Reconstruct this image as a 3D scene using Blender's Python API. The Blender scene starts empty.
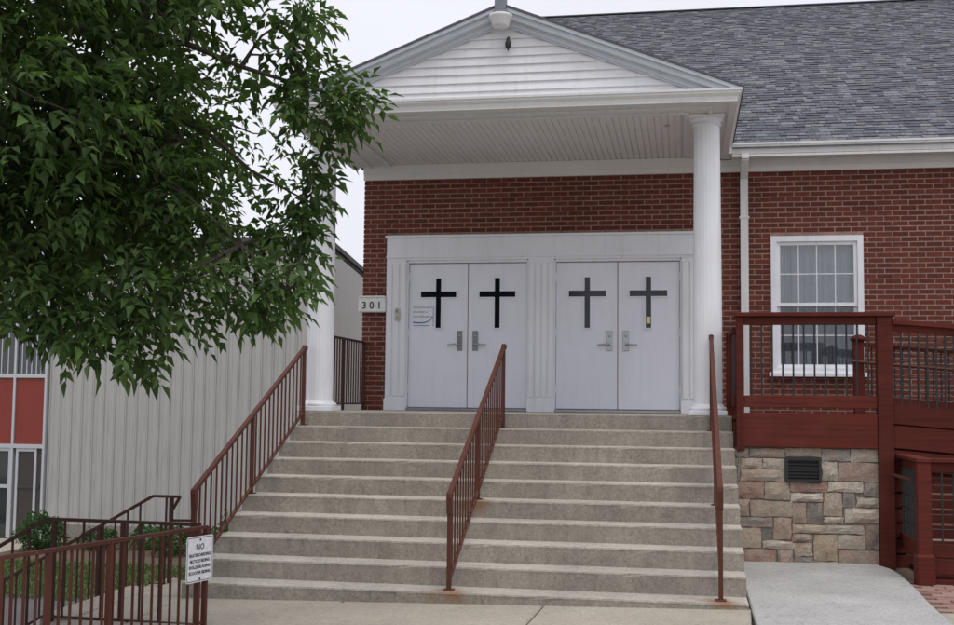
import bpy, math, random
import numpy as np
from mathutils import Vector, Matrix
rng = random.Random(7)
nrg = np.random.default_rng(11)
scene = bpy.context.scene
col = scene.collection
R_ = math.radians

# ------------------------------------------------------------------ camera
CAM = Vector((4.3614, -15.5438, 1.7807))
c_r = Vector((0.98474996, 0.17365257, 0.01059758))
c_u = Vector((0.00284665, -0.07698893, 0.99702788))
c_f = Vector((-0.17395235, 0.981793, 0.07630917))
FPX = 1167.85
cd = bpy.data.cameras.new('camera')
cam = bpy.data.objects.new('camera', cd)
col.objects.link(cam)
cd.sensor_fit = 'HORIZONTAL'; cd.sensor_width = 36.0; cd.lens = FPX / 954 * 36.0
cd.clip_start = 0.05; cd.clip_end = 2000
cam.matrix_world = Matrix(((c_r.x, c_u.x, -c_f.x, CAM.x), (c_r.y, c_u.y, -c_f.y, CAM.y), (c_r.z, c_u.z, -c_f.z, CAM.z), (0, 0, 0, 1)))
scene.camera = cam

# ------------------------------------------------------------------ overcast sky
world = bpy.data.worlds.new('World'); scene.world = world; world.use_nodes = True
wn, wl = world.node_tree.nodes, world.node_tree.links
wn.clear()
wo = wn.new('ShaderNodeOutputWorld'); bg = wn.new('ShaderNodeBackground')
sky = wn.new('ShaderNodeTexSky'); sky.sky_type = 'NISHITA'; sky.sun_disc = False
sky.sun_elevation = R_(70); sky.sun_rotation = R_(150); sky.dust_density = 4.0
hs = wn.new('ShaderNodeHueSaturation'); hs.inputs['Saturation'].default_value = 0.25
mx = wn.new('ShaderNodeMixRGB'); mx.inputs['Fac'].default_value = 0.88
mx.inputs['Color2'].default_value = (8.5, 8.6, 9.4, 1)          # the even cloud layer
wl.new(sky.outputs['Color'], hs.inputs['Color']); wl.new(hs.outputs['Color'], mx.inputs['Color1'])
cn = wn.new('ShaderNodeTexNoise'); cn.inputs['Scale'].default_value = 2.2; cn.inputs['Detail'].default_value = 5
cr = wn.new('ShaderNodeMapRange'); cr.inputs['From Min'].default_value = 0.3; cr.inputs['From Max'].default_value = 0.7; cr.inputs['To Min'].default_value = 0.93; cr.inputs['To Max'].default_value = 1.05
cm = wn.new('ShaderNodeMixRGB'); cm.blend_type = 'MULTIPLY'; cm.inputs['Fac'].default_value = 1.0
wtc = wn.new('ShaderNodeTexCoord'); wl.new(wtc.outputs['Generated'], cn.inputs['Vector']); wl.new(cn.outputs['Fac'], cr.inputs['Value'])
wl.new(mx.outputs['Color'], cm.inputs['Color1']); wl.new(cr.outputs['Result'], cm.inputs['Color2'])
wl.new(cm.outputs['Color'], bg.inputs['Color']); bg.inputs['Strength'].default_value = 0.10
wl.new(bg.outputs['Background'], wo.inputs['Surface'])
sd = bpy.data.lights.new('sun', 'SUN'); sd.energy = 1.5; sd.angle = R_(40); sd.color = (1, 0.96, 0.9)
sun = bpy.data.objects.new('sun', sd); col.objects.link(sun)
sun.rotation_euler = Vector((-0.18, 0.30, -0.94)).to_track_quat('-Z', 'Y').to_euler()
scene.view_settings.view_transform = 'Standard'; scene.view_settings.look = 'None'
scene.view_settings.exposure = 0.17; scene.view_settings.gamma = 1.0
scene.view_settings.use_curve_mapping = False

# ------------------------------------------------------------------ materials
class NT:
    def __init__(s, name):
        s.m = bpy.data.materials.new(name); s.m.use_nodes = True
        s.n = s.m.node_tree.nodes; s.l = s.m.node_tree.links
        s.b = s.n['Principled BSDF']; s.out = s.n['Material Output']
    def new(s, t, **kw):
        x = s.n.new(t)
        for k, v in kw.items(): setattr(x, k, v)
        return x
    def link(s, a, b): s.l.new(a, b)
    def noise(s, vec, scale, detail=4, rough=0.55):
        x = s.new('ShaderNodeTexNoise'); x.inputs['Scale'].default_value = scale
        x.inputs['Detail'].default_value = detail; x.inputs['Roughness'].default_value = rough
        if vec is not None: s.link(vec, x.inputs['Vector'])
        return x.outputs['Fac']
    def math(s, op, a, b=None, clamp=False):
        x = s.new('ShaderNodeMath', operation=op); x.use_clamp = clamp
        for i, v in enumerate((a, b)):
            if v is None: continue
            if isinstance(v, (int, float)): x.inputs[i].default_value = v
            else: s.link(v, x.inputs[i])
        return x.outputs[0]
    def ramp(s, fac, stops, interp='LINEAR'):
        x = s.new('ShaderNodeValToRGB'); e = x.color_ramp.elements; x.color_ramp.interpolation = interp
        while len(e) < len(stops): e.new(0.5)
        for i, (p, c) in enumerate(stops):
            e[i].position = p; e[i].color = (*c, 1) if len(c) == 3 else c
        s.link(fac, x.inputs['Fac']); return x.outputs['Color']
    def mix(s, fac, a, b, mode='MIX'):
        x = s.new('ShaderNodeMixRGB', blend_type=mode)
        for i, v in zip(('Fac', 'Color1', 'Color2'), (fac, a, b)):
            if isinstance(v, (int, float)): x.inputs[i].default_value = v
            elif isinstance(v, tuple): x.inputs[i].default_value = (*v, 1)
            else: s.link(v, x.inputs[i])
        return x.outputs['Color']
    def pos(s, scale=None):
        g = s.new('ShaderNodeNewGeometry').outputs['Position']
        if scale:
            m = s.new('ShaderNodeMapping'); m.inputs['Scale'].default_value = scale
            s.link(g, m.inputs['Vector']); return m.outputs['Vector']
        return g
    def rnd(s):
        a = s.new('ShaderNodeObjectInfo').outputs['Random']; b = s.new('ShaderNodeNewGeometry').outputs['Random Per Island']
        return s.math('FRACT', s.math('ADD', a, b))
    def bump(s, h, strength=0.3, dist=0.01):
        x = s.new('ShaderNodeBump'); x.inputs['Strength'].default_value = strength; x.inputs['Distance'].default_value = dist
        s.link(h, x.inputs['Height']); s.link(x.outputs['Normal'], s.b.inputs['Normal'])
    def base(s, c, rough=0.7, metal=0.0, spec=None):
        if isinstance(c, tuple): s.b.inputs['Base Color'].default_value = (*c, 1)
        else: s.link(c, s.b.inputs['Base Color'])
        s.b.inputs['Roughness'].default_value = rough; s.b.inputs['Metallic'].default_value = metal
        if spec is not None: s.b.inputs['Specular IOR Level'].default_value = spec
        return s
M = {}
def m_concrete(name, c, stain=0.5, streak=0.0, rust=None, bumpv=0.25):
    t = NT(name); p = t.pos()
    big = t.noise(p, 1.3, 5, 0.6); mid = t.noise(p, 7, 4, 0.6); fine = t.noise(p, 90, 3, 0.7)
    cc = t.ramp(big, [(0.3, tuple(x * (1 - 0.30 * stain) for x in c)), (0.7, tuple(min(1, x * (1 + 0.16 * stain)) for x in c))])
    cc = t.mix(t.math('MULTIPLY', t.ramp(mid, [(0.52, (0, 0, 0)), (0.75, (1, 1, 1))]), 0.45 * stain), cc, tuple(x * 0.5 for x in c))
    cc = t.mix(0.55, cc, t.ramp(fine, [(0.35, (0.55, 0.55, 0.55)), (0.65, (1.25, 1.25, 1.25))]), 'MULTIPLY')
    sp2 = t.noise(p, 34, 3, 0.75)
    cc = t.mix(0.5 * min(1, stain * 1.2), cc, t.ramp(sp2, [(0.36, (0.55, 0.53, 0.50)), (0.5, (1.0, 1.0, 1.0)), (0.66, (1.22, 1.22, 1.22))]), 'MULTIPLY')
    ck = t.new('ShaderNodeTexVoronoi', feature='DISTANCE_TO_EDGE'); ck.inputs['Scale'].default_value = 0.55      # hairline cracks
    wv = t.new('ShaderNodeVectorMath', operation='ADD'); nz = t.new('ShaderNodeTexNoise'); nz.inputs['Scale'].default_value = 3.0; t.link(p, nz.inputs['Vector'])
    t.link(p, wv.inputs[0]); t.link(nz.outputs['Color'], wv.inputs[1]); t.link(wv.outputs['Vector'], ck.inputs['Vector'])
    cc = t.mix(t.math('MULTIPLY', t.ramp(ck.outputs['Distance'], [(0.0, (1, 1, 1)), (0.006, (0, 0, 0))]), 0.5 * stain), cc, tuple(x * 0.3 for x in c))
    if streak:
        st = t.noise(t.pos((9, 9, 0.7)), 1.0, 4, 0.65)
        cc = t.mix(t.math('MULTIPLY', t.ramp(st, [(0.45, (0, 0, 0)), (0.72, (1, 1, 1))]), streak), cc, tuple(x * 0.45 for x in c))
        sp = t.noise(t.pos((2.5, 2.5, 40)), 1.0, 3, 0.6)
        cc = t.mix(t.math('MULTIPLY', t.ramp(sp, [(0.5, (0, 0, 0)), (0.72, (1, 1, 1))]), streak * 0.6), cc, tuple(x * 0.62 for x in c))
    if rust:
        for rp in rust:
            vs = t.new('ShaderNodeVectorMath', operation='DISTANCE'); t.link(p, vs.inputs[0]); vs.inputs[1].default_value = rp
            d = t.math('ADD', vs.outputs['Value'], t.math('MULTIPLY', t.math('SUBTRACT', mid, 0.5), 0.35))
            cc = t.mix(t.ramp(d, [(0.03, (0.85,) * 3), (0.20, (0, 0, 0))]), cc, (0.22, 0.105, 0.04))
    t.base(cc, 0.88, spec=0.25)
    t.bump(t.math('ADD', fine, t.math('MULTIPLY', mid, 0.6)), bumpv, 0.006)
    M[name] = t.m; return t.m
def m_paint(name, c, rough=0.5, wear=0.3, wearc=None, streak=0.25, spec=0.4):
    t = NT(name); p = t.pos()
    big = t.noise(p, 2.2, 5, 0.6); st = t.noise(t.pos((14, 14, 1.2)), 1, 4, 0.6); fine = t.noise(p, 45, 4, 0.7)
    cc = t.ramp(big, [(0.3, tuple(x * (1 - 0.16 * wear) for x in c)), (0.7, tuple(min(1, x * (1 + 0.08 * wear)) for x in c))])
    wc = wearc or tuple(x * 0.55 for x in c)
    cc = t.mix(t.math('MULTIPLY', t.ramp(st, [(0.5, (0, 0, 0)), (0.75, (1, 1, 1))]), streak), cc, wc)
    cc = t.mix(t.math('MULTIPLY', t.ramp(fine, [(0.60, (0, 0, 0)), (0.72, (1, 1, 1))]), wear), cc, wc)
    t.base(cc, rough, spec=spec); t.bump(fine, 0.12, 0.004)
    M[name] = t.m; return t.m
def m_plain(name, c, rough=0.5, metal=0.0, spec=None):
    t = NT(name); f = t.noise(t.pos(), 30, 3, 0.6)
    t.base(t.ramp(f, [(0.3, tuple(x * 0.88 for x in c)), (0.7, tuple(min(1, x * 1.08) for x in c))]), rough, metal, spec)
    M[name] = t.m; return t.m

RUST = [(2.371, -5.60, 0.16), (4.66, -5.60, 0.16), (2.371, -4.285, 0.83)]
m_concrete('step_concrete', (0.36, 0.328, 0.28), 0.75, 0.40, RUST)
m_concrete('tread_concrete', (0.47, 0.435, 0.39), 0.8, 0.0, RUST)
m_concrete('walk_concrete', (0.40, 0.362, 0.305), 0.5, 0.0)
m_concrete('pad_concrete', (0.43, 0.425, 0.418), 0.6, 0.0, bumpv=0.4)
m_concrete('base_concrete', (0.33, 0.30, 0.26), 0.8, 0.3)
m_concrete('mortar', (0.36, 0.235, 0.195), 0.9, 0.3)
m_concrete('stone_mortar', (0.20, 0.18, 0.155), 0.6)
m_concrete('asphalt', (0.11, 0.105, 0.11), 0.5)
m_concrete('street_concrete', (0.38, 0.36, 0.325), 0.6)
m_concrete('soil', (0.13, 0.10, 0.075), 0.9)
m_paint('white_paint', (0.80, 0.82, 0.865), 0.42, 0.3, (0.52, 0.50, 0.46), 0.25)
m_paint('door_paint', (0.80, 0.815, 0.89), 0.40, 0.22, (0.55, 0.55, 0.56), 0.16)
m_paint('trim_white', (0.68, 0.68, 0.675), 0.5, 0.3, (0.36, 0.33, 0.29), 0.25)
m_paint('siding_white', (0.80, 0.80, 0.83), 0.45, 0.2, (0.42, 0.40, 0.36), 0.2)
m_paint('soffit_white', (0.74, 0.725, 0.71), 0.55, 0.25, (0.50, 0.47, 0.43), 0.12)
m_paint('rake_grey', (0.56, 0.60, 0.65), 0.5, 0.25, (0.36, 0.36, 0.36), 0.2)
m_paint('rail_brown', (0.095, 0.034, 0.025), 0.65, 0.7, (0.19, 0.075, 0.035), 0.3, spec=0.2)
m_paint('rail_dark', (0.058, 0.027, 0.022), 0.65, 0.6, (0.15, 0.06, 0.03), 0.3, spec=0.2)
def m_wood():
    t = NT('maroon'); r = t.new('ShaderNodeObjectInfo').outputs['Random']
    g = t.noise(t.pos((1.2, 30, 38)), 1, 5, 0.65); g2 = t.noise(t.pos((30, 30, 1.4)), 1, 5, 0.65); b = t.noise(t.pos(), 3, 4, 0.6)
    c = t.ramp(r, [(0, (0.085, 0.020, 0.015)), (1, (0.125, 0.028, 0.020))])
    c = t.mix(t.math('MULTIPLY', t.ramp(g, [(0.45, (0, 0, 0)), (0.7, (1, 1, 1))]), 0.7), c, (0.048, 0.016, 0.013))
    c = t.mix(t.math('MULTIPLY', t.ramp(b, [(0.5, (0, 0, 0)), (0.75, (1, 1, 1))]), 0.4), c, (0.15, 0.043, 0.036))
    t.base(c, 0.8, spec=0.12); t.bump(t.math('ADD', g, t.math('MULTIPLY', g2, .4)), 0.35, 0.004); M['maroon'] = t.m
m_wood()
m_paint('red_panel', (0.25, 0.042, 0.028), 0.5, 0.15)
m_paint('grey_siding', (0.455, 0.45, 0.435), 0.45, 0.25, (0.26, 0.255, 0.245), 0.35)
m_plain('black_metal', (0.018, 0.018, 0.02), 0.45)
m_plain('dark_trim', (0.06, 0.055, 0.055), 0.6)
m_plain('steel', (0.42, 0.43, 0.45), 0.32, 0.9)
m_plain('mast_grey', (0.20, 0.21, 0.24), 0.45, 0.5)
m_plain('aluminium', (0.55, 0.57, 0.60), 0.4, 0.3)
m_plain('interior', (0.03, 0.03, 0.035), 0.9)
m_plain('curtain', (0.62, 0.64, 0.66), 0.9)
m_plain('ink', (0.03, 0.03, 0.045), 0.6)
m_plain('ink_grey', (0.22, 0.23, 0.27), 0.6)
m_plain('ink_blue', (0.09, 0.19, 0.38), 0.6)
m_plain('sign_white', (0.80, 0.81, 0.84), 0.35)
m_plain('plaque_white', (0.78, 0.78, 0.75), 0.6)
m_plain('yellow_paper', (0.80, 0.72, 0.38), 0.7)
m_plain('beige_plastic', (0.50, 0.50, 0.40), 0.5)
m_plain('dark_doorway', (0.055, 0.045, 0.04), 0.4)

def m_brick():
    t = NT('brick'); r = t.rnd(); p = t.pos()
    c = t.ramp(r, [(0.0, (0.112, 0.034, 0.024)), (0.25, (0.132, 0.038, 0.026)), (0.55, (0.148, 0.042, 0.029)), (0.90, (0.168, 0.051, 0.034)), (0.97, (0.125, 0.040, 0.030)), (1.0, (0.095, 0.036, 0.029))])
    f = t.noise(p, 120, 3, 0.7); b = t.noise(p, 0.9, 6, 0.7); g = t.noise(p, 18, 4, 0.6)
    c = t.mix(0.5, c, t.ramp(f, [(0.3, (0.6,) * 3), (0.7, (1.3,) * 3)]), 'MULTIPLY')
    c = t.mix(t.math('MULTIPLY', t.ramp(b, [(0.45, (0, 0, 0)), (0.7, (1, 1, 1))]), 0.4), c, (0.095, 0.036, 0.029))
    c = t.mix(t.math('MULTIPLY', t.ramp(g, [(0.58, (0, 0, 0)), (0.75, (1, 1, 1))]), 0.35), c, (0.30, 0.20, 0.165))
    t.base(c, 0.9, spec=0.2); t.bump(f, 0.4, 0.004); M['brick'] = t.m
m_brick()
def m_shingle():
    t = NT('shingle'); r = t.rnd(); p = t.pos()
    c = t.ramp(r, [(0.0, (0.082, 0.086, 0.102)), (0.35, (0.106, 0.111, 0.130)), (0.65, (0.130, 0.135, 0.155)), (0.9, (0.185, 0.19, 0.21)), (1.0, (0.125, 0.121, 0.120))])
    f = t.noise(p, 40, 5, 0.85)
    c = t.mix(0.9, c, t.ramp(f, [(0.32, (0.45,) * 3), (0.7, (1.6,) * 3)]), 'MULTIPLY')
    t.base(c, 0.92, spec=0.2); t.bump(f, 0.5, 0.006); M['shingle'] = t.m
m_shingle()
def m_stone():
    t = NT('stone'); oc = t.new('ShaderNodeObjectInfo').outputs['Color']; p = t.pos()
    a = t.noise(p, 9, 5, 0.65); f = t.noise(p, 60, 4, 0.7); v = t.noise(t.pos((3, 3, 14)), 1, 4, 0.6)
    c = t.mix(t.ramp(a, [(0.38, (0, 0, 0)), (0.68, (0.7,) * 3)]), oc, (0.44, 0.385, 0.315))
    c = t.mix(t.math('MULTIPLY', t.ramp(v, [(0.5, (0, 0, 0)), (0.7, (1, 1, 1))]), 0.5), c, (0.40, 0.29, 0.22))
    c = t.mix(0.6, c, t.ramp(f, [(0.3, (0.6,) * 3), (0.7, (1.35,) * 3)]), 'MULTIPLY')
    w = t.noise(p, 5.5, 5, 0.7); w2 = t.noise(p, 13, 4, 0.7)
    c = t.mix(t.math('MULTIPLY', t.ramp(w, [(0.48, (0, 0, 0)), (0.62, (1, 1, 1))]), 0.5), c, (0.40, 0.25, 0.19))
    c = t.mix(t.math('MULTIPLY', t.ramp(w2, [(0.52, (0, 0, 0)), (0.68, (1, 1, 1))]), 0.45), c, (0.20, 0.18, 0.165))
    t.base(c, 0.9, spec=0.2); t.bump(t.math('ADD', a, f), 0.9, 0.014); M['stone'] = t.m
m_stone()
def m_paver():
    t = NT('paver'); r = t.rnd()
    c = t.ramp(r, [(0, (0.20, 0.10, 0.085)), (0.5, (0.27, 0.15, 0.125)), (1, (0.30, 0.21, 0.18))])
    f = t.noise(t.pos(), 80, 3, 0.7); t.base(t.mix(0.4, c, t.ramp(f, [(0.3, (0.6,) * 3), (0.7, (1.3,) * 3)]), 'MULTIPLY'), 0.9); M['paver'] = t.m
m_paver()
def m_leaf(name, lo, hi, trans):
    t = NT(name); r = t.rnd(); big = t.noise(t.pos(), 1.6, 3)
    c = t.ramp(t.math('ADD', t.math('MULTIPLY', r, 0.7), t.math('MULTIPLY', t.math('SUBTRACT', big, 0.35), 0.8)), [(0.0, lo), (0.6, tuple((a + b) / 2 for a, b in zip(lo, hi))), (1.0, hi)])
    t.base(c, 0.5, spec=0.22)
    tr = t.new('ShaderNodeBsdfTranslucent'); t.link(t.mix(1.0, c, trans, 'MULTIPLY'), tr.inputs['Color'])
    ms = t.new('ShaderNodeMixShader'); ms.inputs['Fac'].default_value = 0.32
    t.link(t.b.outputs[0], ms.inputs[1]); t.link(tr.outputs[0], ms.inputs[2]); t.link(ms.outputs[0], t.out.inputs['Surface']); M[name] = t.m
m_leaf('leaf', (0.026, 0.054, 0.018), (0.10, 0.165, 0.048), (1.8, 2.0, 0.8))
m_leaf('shrub_leaf', (0.03, 0.07, 0.025), (0.07, 0.15, 0.05), (1.5, 1.7, 0.8))
m_leaf('grass_blade', (0.05, 0.085, 0.025), (0.10, 0.14, 0.045), (1.3, 1.5, 0.7))
def m_bark():
    t = NT('bark'); n = t.noise(t.pos((14, 14, 3)), 1, 5, 0.7)
    t.base(t.ramp(n, [(0.3, (0.025, 0.02, 0.016)), (0.7, (0.09, 0.075, 0.06))]), 0.95); t.bump(n, 0.8, 0.02); M['bark'] = t.m
m_bark()
def m_lawn():
    t = NT('lawn_turf'); n = t.noise(t.pos(), 3, 5, 0.7)
    t.base(t.ramp(n, [(0.3, (0.05, 0.075, 0.024)), (0.7, (0.085, 0.11, 0.04))]), 0.95); M['lawn_turf'] = t.m
m_lawn()
def m_glass(name, tint, fac, rough=0.02):
    t = NT(name); t.n.remove(t.b)
    a = t.new('ShaderNodeBsdfTransparent'); a.inputs['Color'].default_value = (*tint, 1)
    b = t.new('ShaderNodeBsdfGlossy'); b.inputs['Roughness'].default_value = rough
    lw = t.new('ShaderNodeFresnel'); lw.inputs['IOR'].default_value = 1.5
    f = t.math('ADD', t.math('MULTIPLY', lw.outputs[0], 1.4), fac, True)
    ms = t.new('ShaderNodeMixShader'); t.link(f, ms.inputs['Fac']); t.link(a.outputs[0], ms.inputs[1]); t.link(b.outputs[0], ms.inputs[2])
    t.link(ms.outputs[0], t.out.inputs['Surface']); M[name] = t.m
m_glass('window_glass', (0.90, 0.92, 0.94), 0.04)
m_glass('screen_glass', (0.80, 0.82, 0.84), 0.0)
t = NT('dark_glass'); t.base((0.008, 0.009, 0.012), 0.08, spec=0.5); M['dark_glass'] = t.m
t = NT('door_glass'); t.base((0.03, 0.035, 0.04), 0.05, spec=0.9); M['door_glass'] = t.m

# ------------------------------------------------------------------ mesh helpers
WL = {}                                            # world location of every object (no rotated parents)
class MB:
    def __init__(s): s.v = []; s.f = []
    def add(s, v, f):
        o = len(s.v); s.v += [tuple(x) for x in v]; s.f += [tuple(i + o for i in q) for q in f]; return s
    def box(s, x0, y0, z0, x1, y1, z1):
        v = [(x0, y0, z0), (x1, y0, z0), (x1, y1, z0), (x0, y1, z0), (x0, y0, z1), (x1, y0, z1), (x1, y1, z1), (x0, y1, z1)]
        return s.add(v, [(0, 3, 2, 1), (4, 5, 6, 7), (0, 1, 5, 4), (1, 2, 6, 5), (2, 3, 7, 6), (3, 0, 4, 7)])
    def cbox(s, x0, y0, z0, x1, y1, z1, c=0.004):
        """box with all edges chamfered"""
        c = min(c, (x1 - x0) * .4, (y1 - y0) * .4, (z1 - z0) * .4)
        X = (x0, x1); Y = (y0, y1); Z = (z0, z1); v = []; idx = {}
        for i in (0, 1):
            for j in (0, 1):
                for k in (0, 1):
                    sx, sy, sz = (c, -c)[i], (c, -c)[j], (c, -c)[k]
                    for a, p in enumerate(((X[i], Y[j] + sy, Z[k] + sz), (X[i] + sx, Y[j], Z[k] + sz), (X[i] + sx, Y[j] + sy, Z[k]))):
                        idx[i, j, k, a] = len(v); v.append(p)
        g = lambda i, j, k, a: idx[i, j, k, a]
        f = []
        for i in (0, 1):
            q = [g(i, 0, 0, 0), g(i, 1, 0, 0), g(i, 1, 1, 0), g(i, 0, 1, 0)]; f.append(q if i else q[::-1])
            q = [g(0, i, 0, 1), g(1, i, 0, 1), g(1, i, 1, 1), g(0, i, 1, 1)]; f.append(q[::-1] if i else q)
            q = [g(0, 0, i, 2), g(1, 0, i, 2), g(1, 1, i, 2), g(0, 1, i, 2)]; f.append(q if i else q[::-1])
        for i in (0, 1):
            for j in (0, 1):
                f.append([g(i, j, 0, 0), g(i, j, 1, 0), g(i, j, 1, 1), g(i, j, 0, 1)])
                f.append([g(i, 0, j, 0), g(i, 1, j, 0), g(i, 1, j, 2), g(i, 0, j, 2)])
                f.append([g(0, i, j, 1), g(1, i, j, 1), g(1, i, j, 2), g(0, i, j, 2)])
                for k in (0, 1): f.append([g(i, j, k, 0), g(i, j, k, 1), g(i, j, k, 2)])
        return s.add(v, f)
    def bar(s, a, b, w, h, up=(0, 0, 1)):
        a, b = Vector(a), Vector(b); d = (b - a).normalized(); up = Vector(up)
        sd_ = d.cross(up)
        if sd_.length < 1e-4: sd_ = d.cross(Vector((0, 1, 0)))
        sd_.normalize(); u2 = sd_.cross(d).normalized()
        v = []
        for p in (a, b):
            for x, y in ((-1, -1), (1, -1), (1, 1), (-1, 1)): v.append(p + sd_ * (x * w / 2) + u2 * (y * h / 2))
        return s.add(v, [(0, 1, 2, 3), (7, 6, 5, 4), (0, 4, 5, 1), (1, 5, 6, 2), (2, 6, 7, 3), (3, 7, 4, 0)])
    def tube(s, pts, rad, n=8, cap=True):
        pts = [Vector(p) for p in pts]; rad = rad if isinstance(rad, (list, tuple)) else [rad] * len(pts)
        v = []; ref = None
        for i, p in enumerate(pts):
            d = (pts[min(i + 1, len(pts) - 1)] - pts[max(i - 1, 0)]).normalized()
            if ref is None: ref = d.orthogonal().normalized()
            ref = (ref - d * ref.dot(d)).normalized(); b = d.cross(ref)
            for k in range(n):
                t_ = 2 * math.pi * k / n; v.append(p + (ref * math.cos(t_) + b * math.sin(t_)) * rad[i])
        f = [(i * n + k, i * n + (k + 1) % n, (i + 1) * n + (k + 1) % n, (i + 1) * n + k) for i in range(len(pts) - 1) for k in range(n)]
        if cap: f += [tuple(range(n))[::-1], tuple((len(pts) - 1) * n + k for k in range(n))]
        return s.add(v, f)
    def prism(s, poly, axis, a, b):
        """extrude a 2D polygon along axis: 'x' (y,z), 'y' (x,z), 'z' (x,y)"""
        mk_ = {'x': lambda p, t: (t, p[0], p[1]), 'y': lambda p, t: (p[0], t, p[1]), 'z': lambda p, t: (p[0], p[1], t)}[axis]
        n = len(poly); v = [mk_(p, a) for p in poly] + [mk_(p, b) for p in poly]
        return s.add(v, [tuple(range(n)), tuple(range(2 * n - 1, n - 1, -1))] + [(i, i + n, (i + 1) % n + n, (i + 1) % n) for i in range(n)])
    def lathe(s, prof, cx, cy, n=24, flute=None):
        v = []
        for r, z in prof:
            for k in range(n):
                a = 2 * math.pi * k / n; rr = r
                if flute and k % 2: rr = r * flute
                v.append((cx + rr * math.cos(a), cy + rr * math.sin(a), z))
        f = [(i * n + k, i * n + (k + 1) % n, (i + 1) * n + (k + 1) % n, (i + 1) * n + k) for i in range(len(prof) - 1) for k in range(n)]
        f += [tuple(range(n))[::-1], tuple((len(prof) - 1) * n + k for k in range(n))]
        return s.add(v, f)
    def build(s, name, mat, parent=None, smooth=False, origin=None):
        a = np.array(s.v)
        if origin is None:
            lo, hi = a.min(0), a.max(0); origin = ((lo[0] + hi[0]) / 2, (lo[1] + hi[1]) / 2, lo[2])
        me = bpy.data.meshes.new(name); me.from_pydata((a - np.array(origin)).tolist(), [], s.f)
        fix_normals(me)
        if mat: me.materials.append(M[mat])
        if smooth: me.polygons.foreach_set('use_smooth', [True] * len(me.polygons))
        return place(name, me, origin, parent)
import bmesh
def fix_normals(me):
    if len(me.polygons) > 20000: return
    bm = bmesh.new(); bm.from_mesh(me); bmesh.ops.recalc_face_normals(bm, faces=bm.faces); bm.to_mesh(me); bm.free()
def place(name, me, loc, parent=None, rot=None, scale=None):
    o = bpy.data.objects.new(name, me); col.objects.link(o)
    loc = Vector(loc); WL[o.name] = loc
    if parent: o.parent = parent; o.location = loc - WL[parent.name]
    else: o.location = loc
    if rot: o.rotation_euler = rot
    if scale: o.scale = scale
    return o
def thing(name, label, cat, loc, group=None):
    o = place(name, None, loc); o.empty_display_size = 0.2
    return tag(o, label, cat, group)
def tag(o, label, cat, group=None):
    o['label'] = label; o['category'] = cat
    if group: o['group'] = group
    return o
def struct(o): o['kind'] = 'structure'; return o
def stuff(o): o['kind'] = 'stuff'; return o
def text_mesh(txt, size, ext=0.0, align='CENTER', spacing=1.0, bold=0.0):
    cu = bpy.data.curves.new('lettering', 'FONT'); cu.body = txt; cu.size = size; cu.extrude = ext; cu.align_x = align; cu.resolution_u = 2
    cu.space_character = spacing; cu.offset = bold
    ob = bpy.data.objects.new('lettering', cu); col.objects.link(ob)
    dg = bpy.context.evaluated_depsgraph_get(); me = bpy.data.meshes.new_from_object(ob.evaluated_get(dg))
    bpy.data.objects.remove(ob); bpy.data.curves.remove(cu); return me

# ------------------------------------------------------------------ shared dimensions
RI, TD, Y0 = 0.1655, 0.3507, -2.531
H = 10 * RI                                        # landing height
SX0, SX1 = -0.01, 4.878                            # ends of the steps
LOW = -1.45                                        # lower ground beside the church
gz = lambda x, y: 0.028 + 0.019 * x + 0.012 * (y + 5.7)   # sloping sidewalk

# ------------------------------------------------------------------ setting
b = MB()
xs = [-400, -60, -20, -8, -3, -1.05, -1.0, 2, 6, 12, 25, 60, 400]; ys = [-400, -80, -30, -14, -9.6, -5.6, -4.6, -3, 0, 5, 12, 30, 80, 400]
v = []
for y_ in ys:
    for x_ in xs:
        hi = x_ > -1.02 and (y_ < -4.5 or x_ > -0.5)
        v.append((x_, y_, (min(0.6, max(-0.3, gz(x_, max(y_, -12)))) - 0.09) if hi else LOW))
nx = len(xs)
b.add(v, [(j * nx + i, j * nx + i + 1, (j + 1) * nx + i + 1, (j + 1) * nx + i) for j in range(len(ys) - 1) for i in range(nx - 1)])
gr = struct(b.build('ground', 'street_concrete', origin=(0, 0, 0)))

# sidewalk of separate slabs
sw = struct(MB().add([(-0.5, -9.4, gz(-0.5, -9.4) - 0.06), (9.5, -9.4, gz(9.5, -9.4) - 0.06), (9.5, -5.3, gz(9.5, -5.3) - 0.06), (-0.5, -4.7, gz(-0.5, -4.7) - 0.06)], [(0, 1, 2, 3)]).build('sidewalk', 'soil', origin=(0, 0, 0)))
def slab(x0, x1, y0, y1, parent, mat, name='slab', th=0.09, g=0.006, f=gz, sk=0.0):
    c = 0.012; vv = []
    P = lambda x, y, dz: (x + sk * (y + 5.7), y, f(x, y) + dz)
    x0 += g; x1 -= g; y0 += g; y1 -= g
    for (a0, a1, b0, b1, dz) in ((x0, x1, y0, y1, -th), (x0, x1, y0, y1, -c), (x0 + c, x1 - c, y0 + c, y1 - c, 0)):
        vv += [P(a0, b0, dz), P(a1, b0, dz), P(a1, b1, dz), P(a0, b1, dz)]
    ff = [(0, 1, 5, 4), (1, 2, 6, 5), (2, 3, 7, 6), (3, 0, 4, 7), (4, 5, 9, 8), (5, 6, 10, 9), (6, 7, 11, 10), (7, 4, 8, 11), (8, 9, 10, 11)]
    return MB().add(vv, ff).build(name, mat, parent)
xj = [-0.5, 0.02, 1.47, 3.2, 4.9, 6.6, 8.3, 9.6]
for j, (ya, yb) in enumerate(((-7.15, -5.62), (-8.7, -7.15), (-10.2, -8.7))):
    for i in range(len(xj) - 1):
        slab(xj[i], xj[i + 1], ya, yb, sw, 'walk_concrete', sk=0.05 if i in (2, 3) else 0)
slab(-0.5, 0.0, -5.6, -4.75, sw, 'walk_concrete')

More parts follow.
